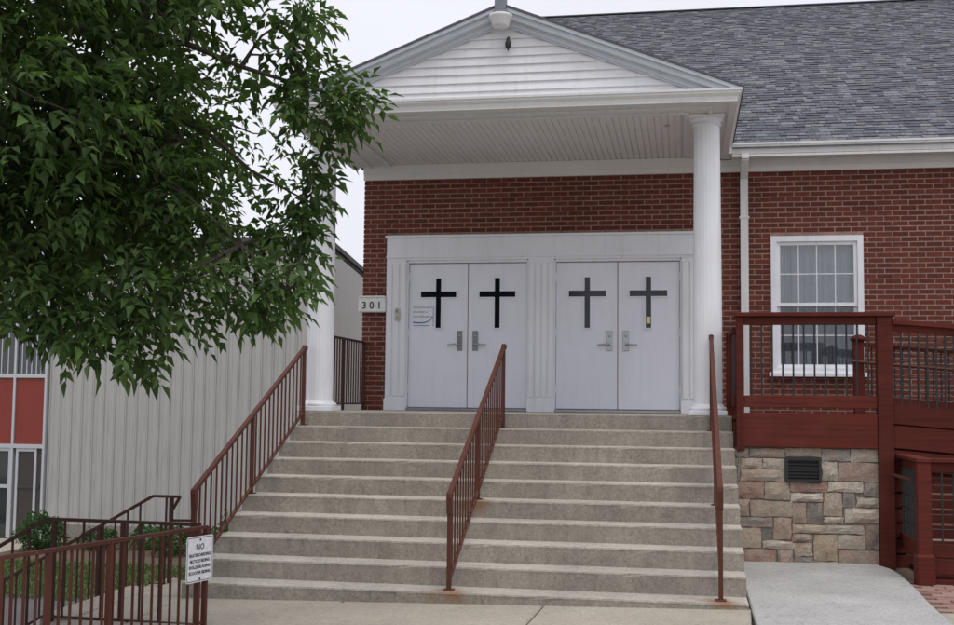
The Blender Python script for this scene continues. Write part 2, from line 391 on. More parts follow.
# pale concrete pad beside the steps, with a rounded corner
gp = lambda x, y: 0.155 + 0.012 * (x - 5) + 0.010 * (y + 4)
pts = [(4.90, -7.2), (6.36, -7.2), (6.36, -6.2), (6.37, -5.2), (6.40, -4.4), (6.41, -3.7), (6.38, -3.3), (6.30, -3.05), (6.30, -2.9), (4.90, -2.9)]
b = MB(); n = len(pts)
b.add([(x, y, gp(x, y) - 0.2) for x, y in pts] + [(x, y, gp(x, y) - 0.012) for x, y in pts] + [(5.6 + (x - 5.6) * .985, -5 + (y + 5) * .992, gp(x, y)) for x, y in pts],
      [tuple(range(2 * n, 3 * n))] + [(i, (i + 1) % n, n + (i + 1) % n, n + i) for i in range(n)] + [(n + i, n + (i + 1) % n, 2 * n + (i + 1) % n, 2 * n + i) for i in range(n)])
struct(b.build('concrete_pad', 'pad_concrete'))
# brick paving right of the pad
gv = lambda x, y: gp(x, y) - 0.035
pv = struct(MB().add([(6.35, -7.2, gv(6.35, -7.2) - 0.012), (9.5, -7.2, gv(9.5, -7.2) - 0.012), (9.5, -2.4, gv(9.5, -2.4) - 0.012), (6.35, -2.4, gv(6.35, -2.4) - 0.012)], [(0, 1, 2, 3)]).build('brick_paving', 'soil', origin=(6.4, -5, 0)))
pm = MB().cbox(-0.098, -0.048, -0.03, 0.098, 0.048, 0.0, 0.006); me = bpy.data.meshes.new('paver'); me.from_pydata(pm.v, [], pm.f); fix_normals(me); me.materials.append(M['paver'])
k = 0
for r_ in range(26):
    for c_ in range(7):
        x_ = 6.50 + c_ * 0.204 + (0.102 if r_ % 2 else 0); y_ = -6.35 + r_ * 0.104
        place('paver', me, (x_, y_, gv(x_, y_) + rng.uniform(-.003, .003)), pv, (0, 0, rng.uniform(-.015, .015)))

# lower lawn, path and planting bed
struct(MB().add([(-40, 1.5, LOW + .006), (-1.0, 2.4, LOW + .006), (-1.0, 6.3, LOW + .006), (-40, 5.6, LOW + .006)], [(0, 1, 2, 3)]).build('lawn', 'lawn_turf'))
struct(MB().add([(-40, -9, LOW + .005), (-1.1, -9, LOW + .005), (-1.1, 2.4, LOW + .005), (-40, 1.5, LOW + .005)], [(0, 1, 2, 3)]).build('lower_path', 'asphalt'))
struct(MB().add([(-40, 5.6, LOW + .010), (-1.0, 6.3, LOW + .010), (-1.0, 9.3, LOW + .010), (-9.4, 9.3, LOW + .010), (-9.6, 6.6, LOW + .010), (-40, 6.6, LOW + .010)], [(0, 1, 2, 3, 4, 5)]).build('planting_bed', 'soil'))
struct(MB().add([(-40, 6.6, LOW + .014), (-9.6, 6.6, LOW + .014), (-9.4, 9.1, LOW + .014), (-40, 9.1, LOW + .014)], [(0, 1, 2, 3)]).build('entrance_path', 'walk_concrete'))
def blades(n, region, h, name, mat, z):
    x = nrg.uniform(region[0], region[1], n); y = nrg.uniform(region[2], region[3], n); a = nrg.uniform(0, 2 * np.pi, n)
    hh = h * nrg.uniform(.5, 1.2, n); w = .012; lx = nrg.normal(0, .03, n); ly = nrg.normal(0, .03, n)
    V = np.empty((n, 3, 3)); V[:, 0] = np.c_[x - w * np.cos(a), y - w * np.sin(a), np.full(n, z)]; V[:, 1] = np.c_[x + w * np.cos(a), y + w * np.sin(a), np.full(n, z)]
    V[:, 2] = np.c_[x + lx, y + ly, z + hh]
    bb = MB(); bb.v = V.reshape(-1, 3).tolist(); bb.f = np.arange(3 * n).reshape(-1, 3).tolist()
    return bb.build(name, mat, origin=(region[0], region[2], z))
stuff(tag(blades(26000, (-14, -1.2, 1.9, 5.9), 0.07, 'grass', 'grass_blade', LOW), 'short green lawn grass below the railings', 'grass'))

# ------------------------------------------------------------------ entrance stairs
st = thing('entrance_stairs', 'wide flight of weathered concrete steps rising to the white church doors', 'stairs', (2.43, -4.1, 0))
def step_mesh(k):
    zt = H - k * RI; yf = Y0 - k * TD; yb = yf + TD + 0.03 if k else 0.0
    if k == 0: yb = -0.004
    zb = zt - RI - 0.02
    if k == 9: zb = -0.15
    nseg = 46; prof = [(yf + 0.006, zb), (yf + 0.002, zt - 0.030), (yf, zt - 0.012), (yf + 0.010, zt), (yb, zt), (yb, zb)]
    bb = MB(); vv = []
    for i in range(nseg + 1):
        x_ = SX0 + (SX1 - SX0) * i / nseg
        for j, (py, pz) in enumerate(prof):
            jy = jz = 0
            if j in (1, 2, 3): jy = rng.uniform(-.0015, .002); jz = rng.uniform(-.0012, .0008) if j != 3 else rng.uniform(-.0004, .0002)
            if j == 2 and rng.random() < .04: jy += .006; jz -= .004
            vv.append((x_, py + jy, pz + jz))
    m_ = len(prof)
    ff = [(i * m_ + j, i * m_ + (j + 1) % m_, (i + 1) * m_ + (j + 1) % m_, (i + 1) * m_ + j) for i in range(nseg) for j in range(m_)]
    ff += [tuple(range(m_))[::-1], tuple(nseg * m_ + j for j in range(m_))]
    return bb.add(vv, ff)
for k in range(10):
    o = step_mesh(k).build('step' if k else 'landing', 'step_concrete', st); o.data.materials.append(M['tread_concrete'])   # paler concrete on upward faces, darker streaked mix on risers
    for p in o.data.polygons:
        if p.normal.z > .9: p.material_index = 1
b = MB()
b.prism([(-0.03, -0.2), (-0.03, H - RI - .05), (Y0 + 0.05, H - RI - .05), (Y0 - 9 * TD + .4, -0.1), (Y0 - 9 * TD + .4, -0.2)], 'x', SX0 + .01, SX1 - .01)
b.build('foundation', 'base_concrete', st)

# flight of steps dropping left to the lower path
ls = thing('side_steps', 'concrete side steps dropping from the sidewalk to the lower lawn', 'stairs', (-1.3, -5.85, LOW))
for k in range(7):
    x1 = -0.52 - k * 0.29; zt = gz(-0.5, -5.8) - 0.004 - (k + 1) * 0.165 + .165
    MB().cbox(x1 - 0.30, -6.62, LOW - .05, x1, -5.05, zt - .165 * (1 if k else 0.02) , 0.01).build('step', 'walk_concrete', ls)
rw = thing('retaining_wall', 'low concrete wall holding up the edge of the sidewalk', 'wall', (-0.56, -8.3, LOW))
MB().cbox(-0.66, -10.2, LOW - .05, -0.515, -6.64, gz(-.5, -8) - .01, 0.012).build('wall_body', 'base_concrete', rw)
MB().cbox(-0.66, -5.03, LOW - .05, -0.515, -4.55, gz(-.5, -5) - .01, 0.012).build('wall_end', 'base_concrete', rw)

# ------------------------------------------------------------------ church
ch = thing('church_building', 'red brick church with grey shingle roof and white columned portico', 'church', (5.0, 0.0, 0.0))
TL, TR, TT = 0.356, 4.62, 4.043                   # door surround
WX0, WX1, WZ0, WZ1 = 5.483, 6.642, 2.200, 3.974   # window
XW = 12.5                                          # right end of the brickwork built
wy = 0.008
b = MB()
b.box(0.012, wy, -0.2, WX0, wy + .3, 5.02).box(WX1, wy, -0.2, 14, wy + .3, 5.02).box(WX0, wy, -0.2, WX1, wy + .3, WZ0).box(WX0, wy, WZ1, WX1, wy + .3, 5.02)
b.box(0.012, wy + .3, LOW, 0.3, 16.5, 5.0).box(0.3, 16.2, LOW, 14, 16.5, 5.0)
wall = b.build('wall', 'mortar', ch)
CH, CL = 0.0677, 0.2032
def brick_mb(w, d=0.03, h=0.0545):
    c = 0.003; y0, y1 = -0.0, d
    vv = [(-w / 2, y1, 0), (w / 2, y1, 0), (w / 2, y1, h), (-w / 2, y1, h), (-w / 2, c, 0), (w / 2, c, 0), (w / 2, c, h), (-w / 2, c, h), (-w / 2 + c, 0, c), (w / 2 - c, 0, c), (w / 2 - c, 0, h - c), (-w / 2 + c, 0, h - c)]
    ff = [(0, 1, 5, 4), (1, 2, 6, 5), (2, 3, 7, 6), (3, 0, 4, 7), (4, 5, 9, 8), (5, 6, 10, 9), (6, 7, 11, 10), (7, 4, 8, 11), (8, 9, 10, 11)]
    return vv, ff
bricks = []
z = H - 12 * CH; row = 0
while z + .057 < 4.86:
    x = -0.0 + (0 if row % 2 else -0.1016)
    while x < XW:
        segs = [(max(x, 0.0), min(x + CL - .0125, XW))]
        for (ox0, ox1, oz0, oz1) in ((TL, TR, -1, TT), (WX0, WX1, WZ0, WZ1)):
            if z + .057 > oz0 + .004 and z < oz1 - .004:
                new = []
                for a, c in segs:
                    if c <= ox0 or a >= ox1: new.append((a, c)); continue
                    if a < ox0: new.append((a, ox0 - .004))
                    if c > ox1: new.append((ox1 + .004, c))
                segs = new
        for a, c in segs:
            if c - a > .02: bricks.append((a, c, z))
        x += CL
    z += CH; row += 1
def inframe(x, y, z):
    d = Vector((x, y, z)) - CAM; w = d.dot(c_f)
    u, v_ = 477 + FPX * d.dot(c_r) / w, 312.5 - FPX * d.dot(c_u) / w
    return 0 < u < 954 and 0 < v_ < 625, w
full = [q for q in bricks if abs(q[1] - q[0] - (CL - .0125)) < 1e-4 and q[0] > 5.22 and q[2] > 2.78 and inframe(q[0] + .1, 0, q[2])[0]]
full.sort(key=lambda q: inframe(q[0] + .1, 0, q[2])[1]); single = set(full[:300])
vv, ff = brick_mb(CL - .0125); me = bpy.data.meshes.new('brick'); me.from_pydata(vv, [], ff); fix_normals(me); me.materials.append(M['brick'])
b = MB()
for q in bricks:
    a, c, z = q; dy = rng.uniform(-.001, .001) + .009; dz = rng.uniform(-.0012, .0012)
    if q in single: place('brick', me, ((a + c) / 2, dy - .004, z + dz), wall, (0, 0, rng.uniform(-.006, .006)))
    else:
        vv, ff = brick_mb(c - a); b.add([(p[0] + (a + c) / 2, p[1] + dy - .004, p[2] + z + dz) for p in vv], ff)
stuff(b.build('brickwork', 'brick', wall))

# door surround
YF = -0.075
sur = MB()
for x0, x1 in ((TL, 0.640), (2.315, 2.662), (4.340, TR)):
    sur.box(x0, YF, H + .16, x1, 0.06, 3.70)
    sur.box(x0 - .012, YF - .018, H + .002, x1 + .012, 0.06, H + .16)
sur.box(TL, YF - .004, 3.70, TR, 0.06, TT - .03).box(TL - .02, YF - .03, TT - .03, TR + .02, 0.06, TT)
sur.box(TL - .004, YF - .02, 3.735, TR + .004, YF - .003, 3.765)
sur = sur.build('door_surround', 'white_paint', ch)
for x0, x1 in ((TL, 0.640), (2.315, 2.662), (4.340, TR)):        # flat reeds on the pilasters
    w = (x1 - x0); n = 3 if w < .3 else 4
    for i in range(n):
        cx = x0 + w * (i + .5) / n; MB().cbox(cx - w / n * .36, YF - .012, H + .19, cx + w / n * .36, YF + .001, 3.66, .006).build('reed', 'white_paint', sur)
DZ0, DZ1 = H + 0.045, H + 0.04 + 1.963
for x0, x1 in ((0.640, 2.315), (2.662, 4.340)):                   # jamb frame and threshold
    fr = MB().box(x0 + .001, -0.055, H + .003, x0 + .020, 0.05, DZ1 + .03).box(x1 - .020, -0.055, H + .003, x1 - .001, 0.05, DZ1 + .03).box(x0 + .02, -0.055, DZ1 + .008, x1 - .02, 0.05, DZ1 + .055)
    fr.build('door_frame', 'white_paint', ch)
    MB().cbox(x0 + .021, -0.09, H + .001, x1 - .021, 0.04, H + .038, .006).build('threshold', 'steel', ch)
leaves = [(0.6616, 1.4800), (1.4870, 2.2929), (2.6838, 3.5000), (3.5074, 4.3179)]
hand = ('R', 'L', 'R', 'L')
for i, (x0, x1) in enumerate(leaves):
    DF = -0.012                                                    # door face
    d = MB().cbox(x0 + .002, DF, DZ0, x1 - .002, 0.035, DZ1, .005).build('door', 'door_paint', ch)
    cx = (1.0765, 1.888, 3.102, 3.908)[i]; z0, z1 = (2.777, 3.456); hz0, hz1 = 3.196, 3.276; hw = .247; vw = .036
    cross = lambda e: [(cx - vw - e, z0 - e), (cx + vw + e, z0 - e), (cx + vw + e, hz0 - e), (cx + hw + e, hz0 - e), (cx + hw + e, hz1 + e), (cx + vw + e, hz1 + e), (cx + vw + e, z1 + e), (cx - vw - e, z1 + e), (cx - vw - e, hz1 + e), (cx - hw - e, hz1 + e), (cx - hw - e, hz0 - e), (cx - vw - e, hz0 - e)]
    MB().prism(cross(0), 'y', DF - .004, DF + .01).build('cross_window', 'dark_glass', d)
    o_, n_ = cross(.014), cross(0.0); rim = MB(); nn = len(o_); vv = []
    for yy in (DF - .019, DF + .002):
        vv += [(p[0], yy, p[1]) for p in o_] + [(p[0], yy, p[1]) for p in n_]
    ff = []
    for j in range(nn):
        q = (j + 1) % nn; ff += [(j, q, nn + q, nn + j), (j, j + 2 * nn, q + 2 * nn, q), (nn + j, nn + q, 3 * nn + q, 3 * nn + j)]
    rim.add(vv, ff).build('cross_frame', 'door_paint', d)
    px = (x1 - .105) if hand[i] == 'R' else (x0 + .105); sgn = -1 if hand[i] == 'R' else 1
    hp = MB().cbox(px - .040, DF - .012, 2.468, px + .040, DF + .002, 2.738, .008).build('handle_plate', 'steel', d)
    lv = MB().tube([(px, DF - .012, 2.555), (px, DF - .058, 2.555), (px + sgn * .05, DF - .066, 2.556), (px + sgn * .155, DF - .062, 2.548)], [.014, .013, .012, .009], 8)
    lv.build('lever', 'steel', d, True)
    lk = MB().lathe([(.017, -.006), (.017, .010), (.012, .013)], 0, 0, 12).build('lock_cylinder', 'steel', d, True, (0, 0, 0))
    lk.rotation_euler = (R_(90), 0, 0); lk.location = Vector((px, DF - .016, 2.67)) - WL[d.name]
    for hz in (H + .25, H + 1.0, H + 1.75):
        hx = x0 if hand[i] == 'R' else x1
        MB().cbox(hx - .010, DF - .008, hz, hx + .010, DF + .004, hz + .11, .003).build('hinge', 'white_paint', d)

# window
wd = MB()
fw = .075
wd.box(WX0 + .002, -0.030, WZ0 + .002, WX0 + fw, .10, WZ1 - .002).box(WX1 - fw, -0.030, WZ0 + .002, WX1 - .002, .10, WZ1 - .002)
wd.box(WX0 + fw, -0.028, WZ1 - fw, WX1 - fw, .10, WZ1 - .002).box(WX0 + fw, -0.028, WZ0 + .002, WX1 - fw, .10, WZ0 + .06)
win = wd.build('window', 'white_paint', ch)
MB().cbox(WX0 - .03, -0.075, WZ0 - .055, WX1 + .03, .01, WZ0 + .001, .006).build('sill', 'white_paint', win)
gx0, gx1 = WX0 + fw, WX1 - fw
def sash(z0, z1, y, nv, mat):
    s_ = .045; m = MB()
    m.box(gx0 + .002, y, z0, gx0 + s_, y + .035, z1).box(gx1 - s_, y, z0, gx1 - .002, y + .035, z1)
    m.box(gx0 + s_, y + .001, z0, gx1 - s_, y + .034, z0 + s_).box(gx0 + s_, y + .001, z1 - s_, gx1 - s_, y + .034, z1)
    m.build('sash', 'white_paint', win)
    a0, a1, c0, c1 = gx0 + s_, gx1 - s_, z0 + s_, z1 - s_
    for i in range(1, nv): xx = a0 + (a1 - a0) * i / nv; MB().box(xx - .006, y + .010, c0, xx + .006, y + .022, c1).build('muntin', 'white_paint', win)
    zz = (c0 + c1) / 2; MB().box(a0, y + .0115, zz - .006, a1, y + .0205, zz + .006).build('muntin', 'white_paint', win)
    for i in range(nv):
        for j in range(2):
            MB().box(a0 + (a1 - a0) * i / nv + .003, y + .014, c0 + (c1 - c0) * j / 2 + .003, a0 + (a1 - a0) * (i + 1) / nv - .003, y + .018, c0 + (c1 - c0) * (j + 1) / 2 - .003).build('pane', mat, win)
zm = 3.09
sash(zm - .03, WZ1 - fw - .002, 0.0, 4, 'window_glass'); sash(WZ0 + .062, zm + .015, 0.040, 4, 'screen_glass')
n = 70; vv = []                                                    # pleated curtain behind the glass
for i in range(n + 1):
    x_ = gx0 + (gx1 - gx0) * i / n; y_ = .17 + .022 * math.sin(i * 1.15) + .008 * math.sin(i * .37)
    if i in (11, 12, 13): y_ += .06
    vv += [(x_, y_, WZ0 + .05), (x_, y_, WZ1 - .05)]
cu = MB().add(vv, [(2 * i, 2 * i + 2, 2 * i + 3, 2 * i + 1) for i in range(n)]).build('curtain', 'curtain', win)
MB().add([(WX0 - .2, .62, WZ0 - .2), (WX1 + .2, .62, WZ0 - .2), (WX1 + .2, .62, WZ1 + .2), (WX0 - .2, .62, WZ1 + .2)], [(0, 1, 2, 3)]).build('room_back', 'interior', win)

# columns
for cx in (0.148, 4.628):
    cy = -2.32; rb, rt = .157, .143
    pr = [(rb + (rt - rb) * max(0, (t - .25) / .75) ** 1.3, 1.78 + (4.90 - 1.78) * t) for t in [i / 14 for i in range(15)]]
    c = MB().lathe(pr, cx, cy, 48, .988).build('column', 'white_paint', ch)
    MB().cbox(cx - .205, cy - .205, H + .001, cx + .205, cy + .205, H + .055, .006).build('plinth', 'white_paint', c)
    MB().lathe([(.198, H + .055), (.205, H + .075), (.198, H + .095), (.172, H + .105), (.172, H + .115), (.160, 1.781)], cx, cy, 40).build('base_ring', 'white_paint', c, True)
    MB().lathe([(.146, 4.899), (.160, 4.905), (.160, 4.918), (.150, 4.922), (.150, 4.945), (.172, 4.962), (.185, 4.978)], cx, cy, 40).build('capital', 'white_paint', c, True)
    MB().cbox(cx - .195, cy - .195, 4.978, cx + .195, cy + .195, 5.008, .004).build('abacus', 'white_paint', c)

# gutters and cornice: a profile swept along the eaves
def sweep(path, prof, name, mat, parent, caps=True):
    P = [Vector(p) for p in path]; N = []
    for i in range(len(P)):
        ds = []
        if i: ds.append((P[i] - P[i - 1]).normalized())
        if i < len(P) - 1: ds.append((P[i + 1] - P[i]).normalized())
        nn = [Vector((-d.y, d.x)) for d in ds]                      # inward = left of travel
        N.append(nn[0] if len(nn) == 1 else (nn[0] + nn[1]) / (1 + nn[0].dot(nn[1])))
    m_ = len(prof)
    for i in range(len(P) - 1):
        vv = []
        for q in (i, i + 1):
            for o_, z_ in prof: w = P[q] + N[q] * o_; vv.append((w.x, w.y, z_))
        ff = [(j, (j + 1) % m_, m_ + (j + 1) % m_, m_ + j) for j in range(m_)] + [tuple(range(m_))[::-1], tuple(range(m_, 2 * m_))]
        MB().add(vv, ff).build(name, mat, parent)
EX0, EX1, EY, GY = -0.21, 4.985, -3.14, -0.447
XC = (EX0 + EX1) / 2
gut = [(.000, 5.125), (.000, 5.100), (.012, 5.094), (.014, 5.075), (.040, 5.045), (.050, 5.005), (.050, 4.990), (.130, 4.990), (.130, 5.110), (.012, 5.112), (.012, 5.125)]
ppath = [(EX0, -0.0), (EX0, EY), (EX1, EY), (EX1, GY - .001)]
sweep(ppath, gut, 'gutter', 'trim_white', ch)
sweep([(EX1 + .001, GY), (13.5, GY)], gut, 'gutter', 'trim_white', ch)
sweep(ppath, [(.131, 5.10), (.131, 5.012), (.60, 5.012), (.60, 5.10)], 'eave_board', 'trim_white', ch)
sweep(ppath, [(.30, 5.012), (.30, 4.998), (.33, 4.985), (.345, 4.985), (.345, 5.012)], 'eave_moulding', 'trim_white', ch)
sweep(ppath, [(.545, 5.0115), (.545, 5.000), (.575, 4.990), (.60, 4.990), (.615, 5.010), (.615, 5.0115)], 'eave_moulding', 'trim_white', ch)
MB().box(EX1 - .60, GY + .0005, 5.0122, EX1 - .001, -0.063, 5.10).build('eave_board', 'trim_white', ch)
MB().box(EX1 - .13, GY + .0005, 4.9905, EX1 - .001, -0.063, 5.0118).build('eave_board', 'trim_white', ch)
# wing eave: soffit board, fascia and frieze at the wall
MB().box(EX1 + .002, GY + .131, 4.984, 13.5, -0.002, 5.02).build('eave_soffit', 'trim_white', ch)
MB().box(EX1 + .002, GY + .045, 4.952, 13.5, GY + .175, 4.983).build('fascia', 'trim_white', ch)
MB().box(4.84, -0.040, 4.826, 13.5, -0.006, 4.983).build('frieze', 'soffit_white', ch)
MB().box(4.84, -0.058, 4.90, 13.5, -0.041, 4.983).build('frieze_moulding', 'trim_white', ch)
MB().box(0.0, -0.040, 4.828, 4.838, -0.006, 5.03).build('frieze', 'soffit_white', ch)
MB().box(0.0, -0.062, 4.905, 4.838, -0.041, 5.03).build('frieze_moulding', 'soffit_white', ch)
# grooved porch ceiling: narrow strips, too fine to tell apart one by one
b = MB(); x = EX0 + .585
while x < EX1 - .60:
    w = .078; b.prism([(x, 5.09), (x, 5.046), (x + .004, 5.032), (x + w - .013, 5.034), (x + w - .009, 5.046), (x + w, 5.046), (x + w, 5.09)], 'y', EY + .585, -0.005); x += w
ceil = stuff(b.build('ceiling_strips', 'soffit_white', ch))
MB().lathe([(.03, 5.018), (.035, 5.024), (.035, 5.03)], 4.18, -1.9, 14).build('ceiling_fixture', 'beige_plastic', ch)
# porch roof
APZ = 6.15; sl = (APZ - 5.135) / (XC - EX0)
for s_ in (-1, 1):
    ex = XC + s_ * (XC - EX0 + .02)
    ez = APZ - (abs(ex - XC)) * sl
    q = [(XC, APZ), (ex, ez), (ex, ez + .022), (XC, APZ + .024)]
    pr_ = MB().prism(q, 'y', EY + .02, 3.2).build('porch_roof', 'shingle', ch)
    # rake boards under the roof edge, stepping in toward the siding
    def band(o0, o1, y0, y1, name, mat):
        a = [(XC, APZ - o0), (ex - s_ * .02, APZ - o0 - (abs(ex - XC) - .02) * sl), (ex - s_ * .02, APZ - o1 - (abs(ex - XC) - .02) * sl), (XC, APZ - o1)]
        zmin = 5.128; out = []
        xb = lambda o: XC + s_ * (APZ - o - zmin) / sl
        out = [(XC + s_ * .001, APZ - o0), (xb(o0), zmin), (xb(o1), zmin), (XC + s_ * .001, APZ - o1)]
        MB().prism(out, 'y', y0, y1).build(name, mat, ch)
    band(.002, .042, EY + .035, EY + .075, 'rake_trim', 'rake_grey')
    band(.002, .105, EY + .076, EY + .12, 'rake_board', 'rake_grey')
    band(.075, .104, EY + .121, -2.92, 'rake_soffit', 'trim_white')
    band(.1045, .165, -2.990, -2.945, 'rake_frieze', 'rake_grey')
    band(.1655, .182, -2.970, -2.935, 'rake_trim', 'rake_grey')
# sloped cover over the cornice, gable core and lap siding
MB().prism([(EY + .012, 5.113), (-2.90, 5.145), (-2.90, 5.10), (EY + .012, 5.10)], 'x', EX0 + .02, EX1 - .02).build('cornice_cover', 'trim_white', ch)
gab = MB().prism([(XC - 2.55, 5.12), (XC + 2.55, 5.12), (XC, 5.12 + 2.55 * sl)], 'y', -2.90, -2.86).build('gable', 'siding_white', ch)
z = 5.14; ex_ = .098
while z < APZ - .20:
    z1 = min(z + ex_, APZ - .182); hw0 = (APZ - .15 - z) / sl; hw1 = max((APZ - .15 - z1) / sl, .02)
    y0 = -2.912; vv = []
    for hw_, zz, yo in ((hw0, z, -.030), (hw1, z1 + .004, -.003)):
        vv += [(XC - hw_, y0 + yo, zz), (XC + hw_, y0 + yo, zz), (XC + hw_, -2.90, zz), (XC - hw_, -2.90, zz)]
    MB().add(vv, [(0, 1, 5, 4), (0, 3, 2, 1), (4, 5, 6, 7), (1, 2, 6, 5), (0, 4, 7, 3)]).build('siding_board', 'siding_white', gab)
    z += ex_
# downspout
d = MB()
d.box(5.098, -0.105, 0.3, 5.198, -0.022, 4.74)
ds = d.build('downspout', 'trim_white', ch)
MB().bar((5.148, -0.064, 4.735), (5.148, -0.385, 4.94), .096, .078).build('downspout_elbow', 'trim_white', ds)
MB().box(5.10, -0.425, 4.93, 5.196, -0.345, 4.989).build('downspout_outlet', 'trim_white', ds)
for zz in (4.2, 2.9): MB().box(5.085, -0.110, zz, 5.211, -0.016, zz + .03).build('bracket', 'trim_white', ds)

# main roof with laid shingles
RX0, RX1, RYe, RZe, RYr, RZr = 1.15, 13.6, -0.43, 5.13, 8.464, 9.90
rs = (RZr - RZe) / (RYr - RYe); ang = math.atan(rs); LR = math.hypot(RZr - RZe, RYr - RYe)
b = MB()
b.add([(RX0, RYe, RZe - .02), (RX1, RYe, RZe - .02), (RX1, RYr, RZr - .02), (RX0, RYr, RZr - .02), (RX0, RYe, RZe - .08), (RX1, RYe, RZe - .08), (RX1, RYr, RZr - .1), (RX0, RYr, RZr - .1),
       (RX0, 17.3, RZe - .02), (RX1, 17.3, RZe - .02)], [(0, 1, 2, 3), (4, 5, 1, 0), (7, 6, 5, 4), (3, 2, 9, 8), (0, 3, 8), (1, 9, 2)])
roof = b.build('roof', 'shingle', ch)
ca, sa = math.cos(ang), math.sin(ang)
def shingle_v(w, L, th, lift=.012):
    # local: x along eave, y up the slope, thin and lifted at the butt
    p = [(0, 0, lift), (w, 0, lift), (w, L, 0.0), (0, L, 0.0), (0, 0, lift - th), (w, 0, lift - th)]
    return [(x_, y_ * ca - z_ * sa, y_ * sa + z_ * ca) for x_, y_, z_ in p]
SF = [(0, 1, 2, 3), (4, 5, 1, 0), (4, 0, 3), (5, 2, 1)]
widths = (.06, .09, .12, .15, .20); sm = {}
for w in widths:
    for lf in (0, 1):
        me = bpy.data.meshes.new('shingle'); me.from_pydata(shingle_v(w - .004, .19, .008, .009 + .006 * lf), [], SF); me.materials.append(M['shingle']); sm[w, lf] = me
exr = .140; b = MB(); cand = []
for k in range(int(LR / exr)):
    s0 = k * exr; x = RX0 + rng.uniform(0, .2)
    while x < RX1 - .35:
        w = rng.choice(widths); lf = int(rng.random() < .5)
        cand.append((x, RYe + s0 * ca, RZe - .012 + s0 * sa + rng.uniform(-.002, .002), w, lf, k)); x += w
vis = [c for c in cand if c[0] > 5.05 and inframe(c[0] + .1, c[1], c[2])[0]]
vis.sort(key=lambda c: inframe(*c[:3])[1] / c[3] ** .5); pick = set(vis[:300])
for c in cand:
    if c in pick: place('shingle', sm[c[3], c[4]], c[:3], roof)
    else: b.add([(p[0] + c[0], p[1] + c[1], p[2] + c[2]) for p in shingle_v(c[3] - .004, .19, .008, .009 + .006 * c[4])], SF)
stuff(b.build('shingle_courses', 'shingle', roof))
MB().bar((RX0, RYr, RZr - .015), (RX1, RYr, RZr - .015), .2, .02).build('ridge_cap', 'shingle', roof)

# ------------------------------------------------------------------ small fittings on the church front
hn = thing('house_number_sign', 'white house number plaque reading 301 at the brick corner', 'sign', (0.17, -0.05, 2.99))
MB().cbox(-0.03, -0.105, 2.99, 0.352, -0.006, 3.19, .012).build('plaque', 'plaque_white', hn)
MB().prism([(-0.035, 3.1905), (0.354, 3.1905), (0.335, 3.215), (-0.012, 3.215)], 'y', -.112, -.006).build('plaque_cap', 'plaque_white', hn)
for i, chd in enumerate('301'):
    tm = text_mesh(chd, .140, .004, bold=.0012); tm.materials.append(M['ink']); place('digit', tm, (0.055 + i * .105, -0.107, 3.038), hn, (R_(90), 0, 0))
db = thing('door_intercom', 'small beige intercom box on the white door surround', 'intercom', (0.515, -0.09, 2.87))
MB().cbox(0.488, -0.112, 2.875, 0.545, -0.0875, 3.045, .006).build('case', 'beige_plastic', db)
for i in range(3): MB().box(0.50, -0.115, 2.985 + i * .014, 0.533, -0.1115, 2.991 + i * .014).build('grille_slot', 'ink', db)
q = MB().lathe([(.010, 0), (.010, .006), (.006, .008)], 0, 0, 12).build('button', 'ink_grey', db, True, (0, 0, 0)); q.rotation_euler = (R_(90), 0, 0); q.location = Vector((0.5165, -0.112, 2.92)) - WL[db.name]
nt = thing('door_notice', 'blue and grey lettering notice stuck on the door nearest the house number', 'notice', (0.855, -0.0135, 2.77))
for i, w in enumerate((.25, .20, .27)):
    b = MB(); x = .725
    while x < .725 + w:
        g = rng.uniform(.010, .02); hh = rng.choice((.017, .022, .026)); z_ = 3.045 - i * .062
        b.box(x, -0.0150, z_, x + .005, -0.0121, z_ + hh).box(x + .005, -0.0149, z_ + hh - .006, x + g * .8, -0.0121, z_ + hh); x += g + .004
    b.build('text_line', 'ink_grey', nt)
MB().tube([(.725, -.0130, 2.855), (.80, -.0130, 2.848), (.88, -.0130, 2.852), (.95, -.0130, 2.875), (1.0, -.0130, 2.93)], [.010, .009, .008, .007, .003], 6).build('swoosh', 'ink_blue', nt)
MB().box(1.003, -0.0150, 2.80, 1.009, -0.0121, 3.08).build('edge_line', 'ink_blue', nt)
MB().box(.725, -0.0150, 2.805, .96, -0.0121, 2.814).build('text_line', 'ink_blue', nt)
yp = MB().cbox(3.882, -0.0215, 2.835, 3.934, -0.0162, 2.925, .002).build('paper_note', 'yellow_paper')
tag(yp, 'small yellow paper note in the foot of a cross window', 'note')
ms = thing('roof_mast', 'grey metal mast on a flared white base at the pediment peak', 'mast', (XC, -3.03, 5.98))
z0, z1 = 5.905, 6.02
MB().lathe([(.088, z0), (.098, z0 + .02), (.108, z0 + .07), (.128, z0 + .10), (.134, z1), (.130, z1 + .018), (.085, z1 + .030)], XC, -3.10, 28).build('flared_base', 'trim_white', ms, True)
MB().cbox(XC - .075, -3.175, z1 + .0305, XC + .075, -3.025, z1 + .06, .008).build('collar', 'mast_grey', ms)
MB().cbox(XC - .062, -3.162, z1 + .06, XC + .062, -3.038, 8.6, .006).build('post', 'mast_grey', ms)
gl = thing('gable_lamp', 'small black lamp fixed to the white gable siding', 'lamp', (XC + .07, -2.78, 5.66))
MB().lathe([(.012, 5.815), (.018, 5.80), (.022, 5.78), (.032, 5.76), (.034, 5.725), (.026, 5.70), (.012, 5.69), (.006, 5.665)], XC + .07, -3.00, 14).build('shade', 'black_metal', gl, True)
MB().tube([(XC + .07, -2.93, 5.80), (XC + .07, -2.97, 5.83), (XC + .07, -3.00, 5.81)], .009, 8).build('bracket', 'black_metal', gl)

